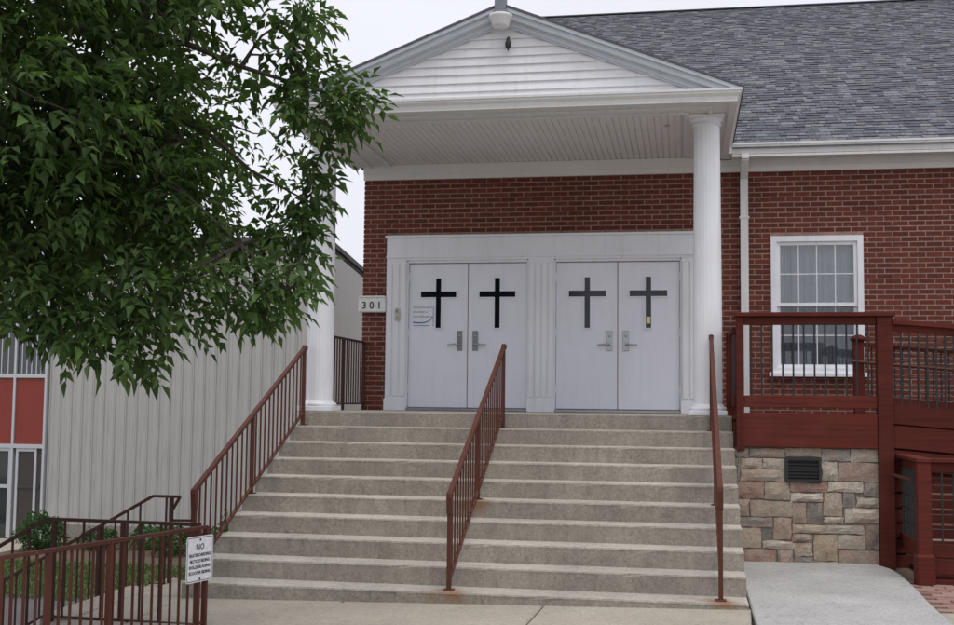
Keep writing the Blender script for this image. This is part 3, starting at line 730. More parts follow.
# ------------------------------------------------------------------ railings
def bal_mesh(L, w, mat):
    m = MB().box(-w / 2, -w / 2, 0, w / 2, w / 2, L); me = bpy.data.meshes.new('baluster'); me.from_pydata(m.v, [], m.f); fix_normals(me); me.materials.append(M[mat]); return me
def stair_rail(x, dz, label):
    sl_ = RI / TD; yt, zt, yb = -2.5513, 2.4365 + dz, -5.5666
    Z = lambda y: zt + (y - yt) * sl_
    t = thing('stair_railing', label, 'railing', (x, yb, RI), 'railings on the entrance stairs')
    MB().bar((x, yt, Z(yt)), (x, yb, Z(yb)), .042, .036).build('handrail', 'rail_brown', t)
    off = .74
    MB().bar((x, yt - .02, Z(yt - .02) - off), (x, yb + .02, Z(yb + .02) - off), .030, .020).build('bottom_rail', 'rail_brown', t)
    tread = lambda y: H - math.ceil((Y0 - y) / TD) * RI if y < Y0 else H
    for y in (yt - .015, (yt + yb) / 2 - .1, yb + .015):
        zb = tread(y); p = MB().cbox(x - .019, y - .019, zb, x + .019, y + .019, Z(y) - .018, .003).build('post', 'rail_brown', t)
        MB().cbox(x - .045, y - .045, zb + .0005, x + .045, y + .045, zb + .010, .003).build('base_plate', 'rail_brown', p)
    zb = Z(yb)                                                       # scroll end turned down over the bottom post
    b = MB(); b.prism([(yb + .045, zb + .032), (yb - .028, zb + .008), (yb - .034, zb - .03), (yb - .010, zb - .17), (yb + .034, zb - .18), (yb + .036, zb - .05)], 'x', x - .023, x + .023); b.build('rail_end', 'rail_brown', t)
    MB().cbox(x - .026, yt - .03, zt - .035, x + .026, yt + .045, zt + .028, .010).build('rail_cap', 'rail_brown', t)
    n = 24; me = bal_mesh(off - .01, .014, 'rail_brown')
    for i in range(1, n):
        y = yt + (yb - yt) * i / n
        if min(abs(y - q) for q in (yt, (yt + yb) / 2 - .1, yb)) < .04: continue
        place('baluster', me, (x, y, Z(y) - off), t)
stair_rail(0.0345, -.05, 'brown metal railing on the stair edge beside the lawn')
stair_rail(2.371, -.03, 'brown metal railing running up the middle of the stairs')
stair_rail(4.660, .075, 'brown metal railing on the stair edge beside the stone wall')

lr = thing('landing_railing', 'brown metal guard railing between white column and brick corner', 'railing', (0.05, -1.1, H))
zt = 2.575
MB().bar((0.05, -2.09, zt), (0.05, -0.02, zt), .035, .028).build('handrail', 'rail_dark', lr); MB().bar((0.05, -2.09, H + .085), (0.05, -0.02, H + .085), .026, .02).build('bottom_rail', 'rail_dark', lr)
for y in (-2.07, -1.03, -0.04): MB().cbox(.034, y - .016, H + .001, .066, y + .016, zt - .012, .003).build('post', 'rail_dark', lr)
me = bal_mesh(zt - H - .10, .015, 'rail_dark')
for i in range(1, 19):
    y = -2.07 + i * .1085
    if abs(y + 1.03) > .03: place('baluster', me, (0.05, y, H + .092), lr)

def poly_rail(name, label, pts, hgt, mat, spacing, posts, group=None, w=.034, endpost=True, bottom=True):
    """railing along a 3D polyline of handrail points; hgt = handrail to bottom rail"""
    t = thing(name, label, 'railing', (pts[0][0], pts[0][1], pts[0][2] - hgt - .08), group)
    me = bal_mesh(hgt, .015, mat)
    for a, c in zip(pts[:-1], pts[1:]):
        a, c = Vector(a), Vector(c); MB().bar(a, c, w, .026).build('handrail', mat, t)
        if bottom: MB().bar(a - Vector((0, 0, hgt)), c - Vector((0, 0, hgt)), .026, .018).build('bottom_rail', mat, t)
        L = (c - a).length; n = max(1, round(L / spacing))
        for i in range(1, n):
            p = a.lerp(c, i / n); place('baluster', me, (p.x, p.y, p.z - hgt), t)
    for (x_, y_, z_, g_) in posts: MB().cbox(x_ - .018, y_ - .018, g_, x_ + .018, y_ + .018, z_ + .008, .003).build('post', mat, t)
    return t
G = gz
p0, p1, p2 = (0.735, -6.94, .797), (0.21, -8.87, .79), (-0.05, -9.83, .79)
fr = poly_rail('sidewalk_railing', 'rusty brown railing that carries the white warning sign', [p0, p1, p2], .72, 'rail_brown', .1, [])
for q in (0.0, .045, .52, .80, 1.0, 1.4):
    a = Vector(p0).lerp(Vector(p1), q); MB().cbox(a.x - .019, a.y - .019, G(a.x, a.y) - .02, a.x + .019, a.y + .019, a.z + .006, .003).build('post', 'rail_brown', fr)
sr = poly_rail('side_stair_railing', 'brown railing with a level run behind the sign railing', [(0.62, -6.78, .795), (-0.74, -6.70, .795), (-2.35, -6.70, -.12)], .775, 'rail_dark', .17,
          [(0.60, -6.78, .79, G(.6, -6.8) - .02), (-0.05, -6.74, .79, G(-.05, -6.8) - .02), (-0.67, -6.70, .79, G(-.6, -6.7) - .12), (-2.3, -6.70, -.10, LOW)])
br = poly_rail('side_stair_railing', 'brown railing with a looped end next to the entrance stairs', [(-0.385, -4.93, .845), (-0.66, -4.93, .845), (-2.3, -4.95, -.075)], .83, 'rail_dark', .15,
          [(-0.47, -4.93, .84, G(-.4, -4.9) - .02), (-1.2, -4.937, .53, -.8), (-2.26, -4.95, -.06, LOW)])
MB().bar((-0.385, -4.93, .845), (-0.47, -4.93, .70), .03, .022).build('loop_end', 'rail_dark', br)
MB().bar((-0.47, -4.93, .62), (-0.262, -4.90, .62), .03, .022).build('loop_rail', 'rail_dark', br)
MB().cbox(-0.278, -4.916, G(-.26, -4.9) - .02, -0.246, -4.884, .88, .003).build('post', 'rail_dark', br)

# warning sign on the railing
sg = thing('warning_sign', 'white warning sign with four lines of text on the railing', 'sign', (0.70, -7.1, .4))
dv = (Vector(p0) - Vector(p1)).normalized(); a0 = Vector(p0) + dv * .045; dxy = Vector((dv.x, dv.y, 0)).normalized(); nrm = Vector((dxy.y, -dxy.x, 0))
SWD, SHT = .315, .345
ctr = a0 - dxy * (SWD / 2 + .0) + nrm * .034
ez_ = Vector((0, 0, 1))
def plate(w, h, th, rad):
    out = []
    for cx, cy, a in ((w / 2 - rad, h / 2 - rad, 0), (-w / 2 + rad, h / 2 - rad, 90), (-w / 2 + rad, -h / 2 + rad, 180), (w / 2 - rad, -h / 2 + rad, 270)):
        for i in range(5): t_ = R_(a + i * 22.5); out.append((cx + rad * math.cos(t_), cy + rad * math.sin(t_)))
    return out
zc = .797 - .055 - SHT / 2
def sign_obj(name, poly, d0, d1, mat):
    b = MB(); n = len(poly); vv = []
    for dd in (d0, d1):
        for p in poly: w = ctr + dxy * p[0] + nrm * dd; vv.append((w.x, w.y, zc + p[1]))
    return b.add(vv, [tuple(range(n)), tuple(range(2 * n - 1, n - 1, -1))] + [(i, i + n, (i + 1) % n + n, (i + 1) % n) for i in range(n)]).build(name, mat, sg)
sign_obj('plate', plate(SWD, SHT, 0, .022), 0.0, 0.003, 'sign_white')
po, pi_ = plate(SWD - .016, SHT - .016, 0, .016), plate(SWD - .026, SHT - .026, 0, .013)
b = MB(); n = len(po); vv = []
for P_ in (po, pi_):
    for p in P_: w = ctr + dxy * p[0] + nrm * .0038; vv.append((w.x, w.y, zc + p[1]))
b.add(vv, [(i, (i + 1) % n, n + (i + 1) % n, n + i) for i in range(n)]).build('border_line', 'ink', sg)
rz = math.atan2(dxy.y, dxy.x)
for s_, txt, sz, spc in ((.072, 'NO', .062, 1), (.020, 'SKATEBOARDING', .033, .95), (-.024, 'BICYCLE RIDING', .033, .95), (-.068, 'ROLLERBLADING', .033, .97), (-.112, 'SCOOTER RIDING', .033, .93)):
    w = ctr + nrm * .0042; o = place('lettering', text_mesh(txt, sz, .0003, 'CENTER', spc, .0009), (w.x, w.y, zc + s_), sg, (R_(90), 0, rz)); o.data.materials.append(M['ink'])
for s_ in (SHT / 2 - .028, -SHT / 2 + .024):
    b = MB().tube([ctr + nrm * .002 + Vector((0, 0, zc - ctr.z + s_)), ctr + nrm * .009 + Vector((0, 0, zc - ctr.z + s_))], .008, 8); b.build('bolt', 'ink', sg)
for s_ in (.10, -.10): b = MB().tube([ctr + nrm * .001 + Vector((0, 0, zc - ctr.z + s_)), ctr - nrm * .036 + Vector((0, 0, zc - ctr.z + s_))], .006, 6); b.build('bracket', 'rail_brown', sg)

# ------------------------------------------------------------------ stone faced base of the ramp platform
SWX0, SWX1, SY = 4.895, 6.325, -3.0
sb = thing('stone_wall', 'irregular tan fieldstone wall under the maroon ramp platform', 'wall', (5.6, -2.9, .1))
MB().box(SWX0, SY + .02, -.05, SWX1 - .005, -.05, 1.345).build('mortar_core', 'stone_mortar', sb)
rects = [(62, 30, 106, 58, 'g'), (109, 30, 226, 58, 'm'), (229, 28, 345, 54, 't'), (349, 30, 441, 66, 'g'), (445, 28, 533, 68, 'l'),
 (62, 62, 76, 136, 'g'), (79, 62, 150, 95, 't'), (153, 62, 224, 95, 'l'), (79, 98, 224, 136, 't'), (350, 70, 400, 131, 'l'), (404, 72, 533, 131, 'p'),
 (64, 140, 155, 193, 'r'), (159, 140, 241, 196, 't'), (245, 139, 366, 169, 'r'), (370, 135, 482, 166, 'l'), (486, 135, 533, 179, 'g'),
 (245, 173, 350, 200, 'l'), (354, 170, 412, 244, 't'), (416, 170, 457, 214, 'd'), (461, 183, 533, 213, 'l'),
 (64, 197, 107, 251, 'm'), (111, 200, 249, 251, 't'), (253, 204, 296, 271, 'm'), (300, 204, 350, 271, 'd'), (354, 248, 418, 269, 't'), (422, 218, 533, 263, 'l'),
 (64, 255, 184, 286, 'g'), (188, 255, 246, 325, 'm'), (250, 275, 355, 301, 't'), (359, 273, 485, 300, 'l'), (489, 267, 535, 346, 'd'),
 (64, 290, 146, 354, 't'), (150, 329, 252, 354, 'l'), (250, 305, 316, 330, 'g'), (256, 334, 315, 374, 't'), (319, 305, 395, 387, 'y'), (399, 304, 485, 349, 'l'),
 (64, 358, 195, 420, 'r'), (199, 358, 252, 420, 'g'), (256, 378, 315, 420, 'd'), (319, 391, 401, 420, 'm'), (405, 353, 535, 420, 'p')]
CO = {'t': (.50, .42, .33), 'l': (.60, .54, .45), 'g': (.32, .29, .26), 'd': (.19, .175, .17), 'r': (.34, .20, .16), 'm': (.40, .31, .25), 'p': (.40, .29, .25), 'y': (.52, .41, .28)}
mpx = lambda a: SWX0 + (a - 62) / (535 - 62) * (SWX1 - SWX0); mpz = lambda a: .095 + (420 - a) / 392 * (1.335 - .095)
for (a0, c0, a1, c1, kk) in rects:
    x0, x1, z0, z1 = mpx(a0) - .001, mpx(a1) + .001, mpz(c1) - .001, mpz(c0) + .001
    nxs, nzs = 4, 3; vv = []; ins = min(.022, (z1 - z0) * .3); pr_ = rng.uniform(.014, .030)
    J = lambda s_: rng.uniform(-s_, s_)
    for j in range(nzs + 1):
        for i in range(nxs + 1):
            edge = i in (0, nxs) or j in (0, nzs)
            fx, fz = i / nxs, j / nzs
            xx = x0 + (x1 - x0) * fx + J(.009); zz = z0 + (z1 - z0) * fz + J(.007)
            yy = SY + .020 - (0.010 if edge else pr_ + J(.006))
            vv.append((xx, yy, zz))
    n0 = len(vv); ring = [i for i in range(nxs + 1)] + [j * (nxs + 1) + nxs for j in range(1, nzs + 1)] + [nzs * (nxs + 1) + i for i in range(nxs - 1, -1, -1)] + [j * (nxs + 1) for j in range(nzs - 1, 0, -1)]
    ff = [(j * (nxs + 1) + i, j * (nxs + 1) + i + 1, (j + 1) * (nxs + 1) + i + 1, (j + 1) * (nxs + 1) + i) for j in range(nzs) for i in range(nxs)]
    for q in ring: vv.append((vv[q][0], SY + .045, vv[q][2]))
    nr = len(ring); ff += [(ring[i], n0 + i, n0 + (i + 1) % nr, ring[(i + 1) % nr]) for i in range(nr)]
    o = MB().add(vv, ff).build('stone', 'stone', sb); c = CO[kk]; f_ = rng.uniform(.74, 1.06); o.color = (c[0] * f_, c[1] * f_, c[2] * f_, 1)
vx0, vx1, vz0, vz1 = mpx(229), mpx(346), mpz(136), mpz(57)
vt = MB().box(vx0, SY - .022, vz0, vx1, SY + .015, vz0 + .025).box(vx0, SY - .022, vz1 - .025, vx1, SY + .015, vz1).box(vx0, SY - .022, vz0 + .025, vx0 + .025, SY + .015, vz1 - .025).box(vx1 - .025, SY - .022, vz0 + .025, vx1, SY + .015, vz1 - .025).build('vent', 'black_metal', sb)
for i in range(6):
    zz = vz0 + .03 + i * (vz1 - vz0 - .06) / 6; MB().bar((vx0 + .025, SY - .004, zz + .012), (vx1 - .025, SY - .004, zz + .012), .02, .005, (0, 1, .8)).build('louvre', 'black_metal', vt)
MB().box(vx0 + .02, SY + .008, vz0 + .02, vx1 - .02, SY + .018, vz1 - .02).build('vent_back', 'black_metal', vt)

# ------------------------------------------------------------------ maroon wooden ramp
rp = thing('wheelchair_ramp', 'maroon painted wooden wheelchair ramp with black balusters beside the stairs', 'ramp', (6.5, -2.5, .15))
def wood(x0, y0, z0, x1, y1, z1, name, mat='maroon', c=.005): return MB().cbox(x0, y0, z0, x1, y1, z1, c).build(name, mat, rp)
def rbal(p, L): return place('baluster', RB(L), p, rp)
_rb = {}
def RB(L):
    L = round(L, 3)
    if L not in _rb:
        m = MB().tube([(0, 0, 0), (0, 0, L)], .0095, 6); me = bpy.data.meshes.new('baluster'); me.from_pydata([tuple(p) for p in m.v], [], m.f); fix_normals(me); me.materials.append(M['black_metal']); _rb[L] = me
    return _rb[L]
# platform
for i in range(20): wood(4.885, SY + .045 + i * .144, H - .034, 6.42, SY + .045 + i * .144 + .138, H + .001, 'deck_board', c=.003)
wood(4.905, SY - .040, 1.345, 6.315, SY - .001, 1.700, 'rim_board')
wood(4.985, SY - .036, 1.755, 6.315, SY - .001, 1.878, 'lower_rail')
wood(4.985, SY - .032, 2.615, 6.315, SY + .004, 2.700, 'upper_rail')
wood(4.885, SY - .075, 2.702, 6.50, SY + .065, 2.745, 'cap_rail')
wood(4.905, SY - .041, 1.30, 4.984, SY + .045, 2.701, 'post')
wood(6.317, SY - .055, .10, 6.470, SY + .085, 2.701, 'post')
for i in range(12):
    x_ = 5.06 + i * .1065; rbal((x_, SY - .016, 1.878), .74)
# left side of the platform, next to the column
wood(4.835, -2.08, 1.32, 4.925, -1.99, 2.60, 'post'); wood(4.845, -2.52, 1.32, 4.93, -2.44, 2.56, 'post')
wood(4.86, -2.955, 2.53, 4.915, -1.99, 2.60, 'cap_rail'); wood(4.875, -2.955, 1.755, 4.91, -2.08, 1.87, 'lower_rail'); wood(4.885, -2.955, 1.33, 4.93, -1.98, 1.60, 'rim_board')
for i in range(6): rbal((4.892, -2.85 + i * .14, 1.87), .665)
# upper run falling to the right
def sb_(x0, z0, x1, z1, y, w, h, name): return MB().bar((x0, y, z0), (x1, y, z1), w, h).build(name, 'maroon', rp)
fall = -.080; XE = 9.4; X0 = 6.471
zz = lambda z, x: z + (x - X0) * fall
for (zc_, h_, nm, w_, dy_) in ((2.645, .045, 'cap_rail', .14, 0), (2.585, .075, 'upper_rail', .036, -.002), (1.700, .190, 'rim_board', .040, -.004), (1.475, .230, 'rim_board', .036, .006), (1.29, .09, 'rim_board', .05, .02)):
    sb_(X0 if nm == 'cap_rail' else X0 + .001, zz(zc_, X0), XE, zz(zc_, XE), SY + dy_, w_, h_, nm)
n = int((XE - X0) / .086)
for i in range(1, n):
    x_ = X0 + i * .086; rbal((x_, SY, zz(1.795, x_)), .755)
MB().tube([(X0 - .02, SY + .075, zz(2.40, X0)), (XE, SY + .075, zz(2.40, XE))], .019, 8).build('grab_rail', 'rail_brown', rp)
for i in range(20):
    xa = X0 + .0 + i * .144; MB().bar((xa + .07, SY + .06, zz(1.60, xa + .07)), (xa + .07, -1.25, zz(1.60, xa + .07)), .138, .034).build('deck_board', 'maroon', rp)
for x_ in (7.55, 8.6): wood(x_, SY - .05, .1, x_ + .10, SY + .05, zz(2.62, x_), 'post')
MB().bar((X0 + .002, SY + .075, zz(1.36, X0)), (XE, SY + .075, zz(1.36, XE)), .03, .44).build('stringer', 'maroon', rp)
def wire(a, c_): return MB().tube([a, c_], .0048, 5).build('wire', 'black_metal', rp)
for i in range(1, 10): wire((X0, SY + .012, zz(1.795 + i * .076, X0)), (XE, SY + .012, zz(1.795 + i * .076, XE)))
YB = -1.2                                                           # back railing of the upper run
wood(6.335, YB - .05, H + .002, 6.455, YB + .06, 2.545, 'post'); MB().lathe([(.085, 2.545), (.095, 2.56), (.085, 2.585), (.05, 2.61), (.012, 2.622)], 6.395, YB, 16).build('post_cap', 'maroon', rp, True)
sb_(6.456, 2.50, XE, 2.50 + (XE - 6.456) * fall, YB, .10, .05, 'cap_rail'); sb_(6.456, 1.86, XE, 1.86 + (XE - 6.456) * fall, YB, .036, .10, 'lower_rail')
for i in range(1, 34):
    x_ = 6.456 + i * .086; rbal((x_, YB, 1.90 + (x_ - 6.456) * fall), .58)
MB().tube([(6.30, YB - .10, 2.30), (XE, YB - .10, 2.30 + (XE - 6.3) * fall)], .019, 8).build('grab_rail', 'rail_brown', rp)
# dark skirt boards under the upper run
for i in range(7): wood(6.475, SY + .10, .13 + i * .155, XE, SY + .125, .13 + i * .155 + .135 , 'skirt_board', 'maroon')
# lower turn: side panel and front panel
LX, LY0, LY1, g0 = 6.56, -2.80, -4.0, .115
wood(LX - .055, LY0 - .05, g0 - .02, LX + .045, LY0 + .05, 1.262, 'post'); wood(LX - .062, LY1 - .062, g0 - .05, LX + .062, LY1 + .062, 1.262, 'post')
MB().cbox(LX - .085, LY1 - .085, g0 - .04, LX + .085, LY1 + .085, g0 + .30, .02).build('post_foot', 'maroon', rp)
wood(LX - .07, LY1 - .07, 1.263, LX + .07, LY0 + .06, 1.30, 'cap_rail')
wood(LX - .018, LY1 + .063, 1.17, LX + .018, LY0 - .051, 1.262, 'upper_rail'); wood(LX - .018, LY1 + .063, .36, LX + .018, LY0 - .051, .50, 'lower_rail')
for i in range(1, 11): rbal((LX, LY0 - .05 - i * .105, .50), .67)
for i in range(1, 5):
    wire((LX, LY1 + .06, .50 + i * .135), (LX, LY0 - .05, .50 + i * .135)); wire((LX + .06, LY1, .51 + i * .135), (XE, LY1, .51 + i * .135))
wood(LX + .071, LY1 - .07, 1.263, XE, LY1 + .07, 1.30, 'cap_rail')
wood(LX + .063, LY1 - .018, 1.17, XE, LY1 + .018, 1.262, 'upper_rail'); wood(LX + .063, LY1 - .02, .385, XE, LY1 + .016, .51, 'lower_rail'); wood(LX + .063, LY1 - .024, .235, XE, LY1 + .014, .375, 'rim_board'); wood(LX + .086, LY1 - .03, .10, XE, LY1 + .02, .185, 'rim_board')
for i in range(1, 27): rbal((LX + .06 + i * .105, LY1, .51), .66)
wood(7.75, LY1 - .055, g0, 7.86, LY1 + .055, 1.262, 'post')
MB().tube([(6.44, SY - .12, 1.09), (6.47, LY1 + .1, 1.09)], .017, 8).build('grab_rail', 'rail_brown', rp)
MB().tube([(LX + .05, LY1 + .09, 1.10), (XE, LY1 + .09, 1.10)], .017, 8).build('grab_rail', 'rail_brown', rp)
for i in range(20): wood(LX + .07 + i * .144, LY1 + .03, .165, LX + .07 + i * .144 + .138, SY + .09, .198, 'deck_board', c=.003)

# ------------------------------------------------------------------ grey metal clad building beyond the lawn
gb = thing('metal_building', 'grey ribbed metal building with red entrance panels beyond the lawn', 'building', (-7, 9.3, LOW))
GYW = 9.2; GX0, GX1, GT = -9.98, -3.35, 5.36
b = MB().prism([(GYW + .06, LOW - .1), (GYW + 16, LOW - .1), (GYW + 16, GT - .2 - 16 * .12), (GYW + .06, GT - .2)], 'x', -30, GX1 - .06); b.build('wall_core', 'grey_siding', gb)
MB().prism([(GYW - .08, GT + .051), (GYW + 15.9, GT + .03 - 16 * .12), (GYW + 15.9, GT - .05 - 16 * .12), (GYW - .08, GT - .06)], 'x', -30, GX1 - .03).build('roof', 'dark_trim', gb)
PW = .267
def panel_mesh(w, h):
    prof = [(0, 0), (.012, -.0), (.020, -.030), (.040, -.030), (.048, 0.0), (w * .5 - .012, 0), (w * .5, -.008), (w * .5 + .012, 0), (w - .004, 0), (w - .004, .02), (0, .02)]
    m = MB().prism(prof, 'z', 0, h); me = bpy.data.meshes.new('siding_panel'); me.from_pydata(m.v, [], m.f); fix_normals(me); me.materials.append(M['grey_siding']); return me
me = panel_mesh(PW, GT - .12 - (-1.09)); x = GX0
while x + PW <= GX1 + .02:
    place('siding_panel', me, (x, GYW + .03 + rng.uniform(-.002, .002), -1.09), gb); x += PW
XR = x
MB().box(XR - .01, GYW - .02, -1.09, XR + .05, GYW + .05, GT - .10).build('corner_trim', 'grey_siding', gb)
k = 0; drop = .12                                                    # receding side wall, eaves falling to the rear
while k < 40:
    h_ = GT - .12 + 1.09 - k * PW * drop
    m = panel_mesh(PW, h_) if k % 1 == 0 else None
    place('siding_panel', m, (XR + .03, GYW + .08 + k * PW, -1.09), gb, (0, 0, R_(90))); k += 1
MB().box(GX0 - .1, GYW + .005, LOW - .05, XR + .06, GYW + .07, -1.092).build('base_curb', 'base_concrete', gb)
MB().box(-30, GYW - .10, GT - .13, XR + .10, GYW + .04, GT + .05).build('eave_fascia', 'dark_trim', gb)
MB().add([(XR + .02, GYW - .1, GT - .13), (XR + .14, GYW - .1, GT - .13), (XR + .14, GYW - .1, GT + .05), (XR + .02, GYW - .1, GT + .05)] + [(XR + dx, GYW + 11, GT + dz - 11.1 * drop) for dx, dz in ((.02, -.13), (.14, -.13), (.14, .05), (.02, .05))],
         [(0, 1, 2, 3), (4, 7, 6, 5), (0, 4, 5, 1), (1, 5, 6, 2), (2, 6, 7, 3), (3, 7, 4, 0)]).build('side_fascia', 'dark_trim', gb)
# entrance bay: window band, red panels, glass doors
EYW = GYW - .02; cols = [-10.0, -10.78, -11.86, -12.95, -14.0]
for i in range(4):
    x1, x0 = cols[i], cols[i + 1]
    MB().box(x1 - .055, EYW - .05, LOW + .02, x1, EYW + .06, 5.2).build('mullion', 'aluminium', gb)
    for z in (.66, 2.27, 5.1): MB().box(x0, EYW - .045, z - .045, x1 - .056, EYW + .05, z + .045).build('transom', 'aluminium', gb)
    MB().box(x0 + .01, EYW - .01, .706, x1 - .066, EYW + .03, 2.224).build('red_panel', 'red_panel', gb)
    w_ = MB().box(x0 + .01, EYW + .005, 2.316, x1 - .066, EYW + .02, 5.054).build('window', 'door_glass', gb)
    for q in range(1, 6): xx = x0 + (x1 - .06 - x0) * q / 6; MB().box(xx - .012, EYW - .004, 2.317, xx + .012, EYW + .004, 5.053).build('blind_slat', 'aluminium', w_)
for i, (x0, x1) in enumerate(((-10.72, -10.06), (-11.80, -10.84), (-12.9, -11.92))):
    d = MB().box(x0, EYW + .01, LOW + .03, x1, EYW + .03, .612).build('glass_door', 'dark_doorway' if i == 0 else 'door_glass', gb)
    if i != 0 or True:
        MB().box(x0, EYW - .02, LOW + .03, x0 + .06, EYW + .009, .612).box(x1 - .20 if i == 0 else x1 - .06, EYW - .02, LOW + .03, x1 - .14 if i == 0 else x1, EYW + .009, .612).box(x0 + .06, EYW - .018, .54, x1 - .2 if i == 0 else x1 - .06, EYW + .008, .61).build('door_frame', 'aluminium', d)
        MB().box(x0 + .06, EYW - .018, -.30, x1 - .06, EYW - .004, -.22).build('push_bar', 'aluminium' if i else 'dark_doorway', d)

# ------------------------------------------------------------------ plants
def leafy(n, centre, rad, size, mat, name, parent, flat=1.0):
    c = np.array(centre); d = nrg.normal(size=(n, 3)); d /= np.linalg.norm(d, axis=1)[:, None]; r = nrg.uniform(.35, 1, n) ** .6 * (1 + .18 * np.sin(d[:, 0] * 5 + d[:, 2] * 4))
    p = c + d * r[:, None] * np.array(rad); p[:, 2] = np.maximum(p[:, 2], centre[2] - rad[2] * .98)
    a = nrg.normal(size=(n, 3)) + d * .8; a /= np.linalg.norm(a, axis=1)[:, None]; bb = np.cross(a, nrg.normal(size=(n, 3))); bb /= np.linalg.norm(bb, axis=1)[:, None]
    s = size * nrg.uniform(.6, 1.3, n)[:, None]
    V = np.stack([p, p + a * s * .5 + bb * s * .24, p + a * s, p + a * s * .5 - bb * s * .24], 1)
    m = MB(); m.v = V.reshape(-1, 3).tolist(); m.f = np.arange(4 * n).reshape(-1, 4).tolist(); return m.build(name, mat, parent)
def shrub(x, y, r, h, label, n=1900, size=.09):
    t = thing('shrub', label, 'shrub', (x, y, LOW)); leafy(n, (x, y, LOW + h / 2), (r, r, h / 2), size, 'shrub_leaf', 'foliage', t)
    b = MB()
    for i in range(6): a = i * 1.05; b.tube([(x, y, LOW - .02), (x + .4 * r * math.cos(a), y + .4 * r * math.sin(a), LOW + h * .6)], [.014, .006], 5)
    b.build('stems', 'bark', t)
shrub(-8.9, 7.3, .50, .80, 'round green shrub by the glass entrance doors')
shrub(-6.9, 8.2, .45, .50, 'low dark shrub against the ribbed metal wall', 900)
shrub(-6.0, 7.4, .5, .60, 'small bushy plant in the bed beyond the lawn', 1000)
shrub(-4.2, 6.6, .60, 1.05, 'tall leafy shrub behind the looped railing', 1500)
shrub(-3.1, 4.6, .60, .85, 'leafy shrub at the lawn end beside the stairs', 1400)
shrub(-7.9, 7.9, .42, .45, 'low mounded shrub next to the round green shrub', 900)
shrub(-5.0, 7.0, .40, .55, 'upright leafy plant between two shrubs in the bed', 900)

# ------------------------------------------------------------------ tree
def ray(px, py, d):
    """point at a given distance along the view axis: a leafy limb's place in the crown"""
    return CAM + (c_f + c_r * ((px - 477) / FPX) - c_u * ((py - 312.5) / FPX)) * d
cc = ray(-95, 50, 8.3)                                               # crown centre
tr = thing('ash_tree', 'broad leafy ash tree overhanging the stairs and railings', 'tree', (cc.x, cc.y, LOW))
base = Vector((cc.x - .1, cc.y, LOW - .05)); fork = Vector((cc.x, cc.y + .05, 1.6))
b = MB(); b.tube([base, base + Vector((.0, 0, .25)), Vector((cc.x - .06, cc.y + .02, .6)), fork, cc + Vector((0, 0, .6)), cc + Vector((.1, .1, 2.6))], [.30, .22, .19, .165, .11, .03], 12)
trunk = b.build('trunk', 'bark', tr, True)
RX, RZd, RZu = 2.58, 1.76, 2.7
clumps = []
tries = 0
while len(clumps) < 265 and tries < 20000:
    tries += 1
    d = Vector((rng.gauss(0, 1), rng.gauss(0, 1), rng.gauss(0, 1))).normalized(); f_ = rng.uniform(.30, 1) ** .55
    p = Vector((d.x * RX, d.y * RX * .80, d.z * (RZu if d.z > 0 else RZd))) * f_ * rng.uniform(.93, 1.04)
    # lobed outline
    a = math.atan2(d.y, d.x); p *= 1 + .07 * math.sin(a * 5 + d.z * 6) + .05 * math.sin(a * 9 - d.z * 9)
    if any((p - q).length < .33 for q, _ in clumps): continue
    clumps.append((p, rng.uniform(.24, .40)))
clumps = [(cc + p, r) for p, r in clumps]
for px, py, d, r in ((315, 108, 8.0, .22), (334, 100, 8.0, .15), (350, 95, 8.05, .12), (335, 122, 8.0, .12), (305, 90, 8.1, .2), (318, 160, 8.2, .13), (300, 190, 8.2, .16), (306, 212, 8.1, .10), (302, 236, 8.1, .11), (285, 225, 8.2, .17),
                     (250, 285, 7.6, .22), (270, 292, 7.6, .16), (288, 290, 7.6, .11), (235, 285, 7.7, .24), (300, 262, 7.7, .10), (135, 340, 7.4, .16), (122, 345, 7.4, .10), (60, 302, 7.3, .22), (20, 300, 7.3, .2),
                     (285, 20, 8.2, .24), (295, 45, 8.1, .16), (265, 55, 8.2, .24), (300, 5, 8.2, .16), (195, 285, 7.5, .24), (230, 225, 8.0, .2), (260, 245, 7.9, .18), (100, 300, 7.4, .3), (160, 300, 7.5, .3), (40, 280, 7.4, .34), (120, 250, 7.6, .34), (180, 240, 7.8, .3), (60, 220, 7.6, .36), (20, 230, 7.5, .34), (90, 170, 7.6, .34), (150, 190, 7.7, .3), (10, 120, 7.6, .36), (80, 330, 7.3, .14), (40, 250, 8.6, .36), (110, 215, 8.8, .36), (165, 270, 8.4, .3), (75, 285, 8.6, .34)):
    clumps.append((ray(px, py, d), r))
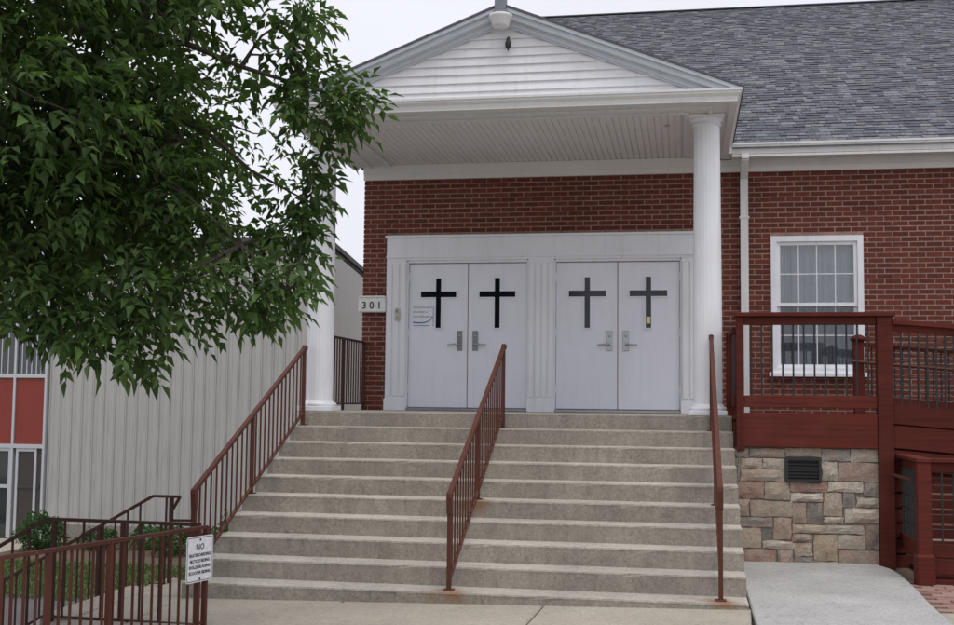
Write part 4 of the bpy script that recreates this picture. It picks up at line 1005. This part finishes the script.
# limbs: main limbs fan out of the fork; every clump hangs on the nearest limb by a twig
limbs = []; b = MB()
for i in range(13):
    a = i * 2.399; el = -.30 + 1.15 * ((i * 5) % 13) / 13
    d = Vector((math.cos(a) * math.cos(el) * RX * .86, math.sin(a) * math.cos(el) * RX * .7, math.sin(el) * RZu * .9))
    s0 = fork.lerp(cc + Vector((0, 0, .6)), (i % 5) / 4); e = cc + d; pts = []
    for k in range(7):
        t_ = k / 6; p = s0.lerp(e, t_) + Vector((0, 0, .35 * math.sin(math.pi * t_))) + Vector((rng.gauss(0, .05), rng.gauss(0, .05), rng.gauss(0, .05))) * (0 < k < 6); pts.append(p)
    b.tube(pts, [.075 - .063 * k / 6 for k in range(7)], 7); limbs += pts[1:]
for tgt in (ray(345, 98, 8.02), ray(288, 290, 7.6), ray(305, 200, 8.2)):
    s0 = cc + Vector((.2, 0, .1)); pts = [s0.lerp(tgt, k / 8) + Vector((0, 0, .22 * math.sin(math.pi * k / 8))) + Vector((rng.gauss(0, .03), rng.gauss(0, .03), rng.gauss(0, .03))) * (0 < k < 8) for k in range(9)]
    b.tube(pts, [.045 - .039 * k / 8 for k in range(9)], 6); limbs += pts[1:]
for p, r in clumps:
    q = min(limbs, key=lambda l: (l - p).length); mid = q.lerp(p, .5) + Vector((rng.gauss(0, .05), rng.gauss(0, .05), .05))
    b.tube([q, mid, p, p + (p - q).normalized() * r * .5], [.014, .010, .006, .003], 5)
b.build('limbs', 'bark', tr, True)
# foliage: pinnate leaves of drooping folded leaflets
V = []; F = []
def leaflet(o, d, nrm_, L, W):
    s_ = d.cross(nrm_).normalized(); up = s_.cross(d); k = len(V); fold = up * (W * .30); tipd = Vector((0, 0, -L * .12))
    V.extend((o, o + d * L * .38 + s_ * W * .5 + fold, o + d * L * .45, o + d * L * .38 - s_ * W * .5 + fold, o + d * L + tipd))
    F.extend(((k, k + 1, k + 2), (k, k + 2, k + 3), (k + 1, k + 4, k + 2), (k + 2, k + 4, k + 3)))
for p, r in clumps:
    out = (p - cc); out.z *= .6; out = out.normalized() if out.length > .01 else Vector((1, 0, 0))
    nl = int((12 + 400 * r * r) * rng.uniform(.65, 1.25))
    for _ in range(nl):
        d = Vector((rng.gauss(0, 1), rng.gauss(0, 1), rng.gauss(0, .85))).normalized(); o = p + d * r * rng.uniform(.15, 1.1) ** .7
        ax = (d * .85 + out * .45 + Vector((0, 0, -.22)) + Vector((rng.gauss(0, .4), rng.gauss(0, .4), rng.gauss(0, .35)))).normalized()
        sd_ = ax.cross(Vector((0, 0, 1)))
        if sd_.length < .1: sd_ = Vector((1, 0, 0))
        sd_.normalize(); up = sd_.cross(ax).normalized(); tw = rng.gauss(0, .5); sd_ = (sd_ * math.cos(tw) + up * math.sin(tw)).normalized(); up = sd_.cross(ax).normalized()
        Ls = rng.uniform(.06, .118); ra = rng.uniform(.13, .19)
        for t_, sg_ in ((.35, 1), (.35, -1), (.72, 1), (.72, -1), (1.0, 0)):
            q = o + ax * ra * t_ + Vector((0, 0, -.03 * t_ * t_))
            dd = (ax * (.6 if sg_ else 1) + sd_ * sg_ * .85 + Vector((0, 0, -.30)) + Vector((rng.gauss(0, .25), rng.gauss(0, .25), rng.gauss(0, .25)))).normalized()
            leaflet(q, dd, up, Ls * (1.15 if not sg_ else 1), Ls * rng.uniform(.42, .58))
m = MB(); m.v = [tuple(x_) for x_ in V]; m.f = F
stuff(m.build('crown', 'leaf', tr))
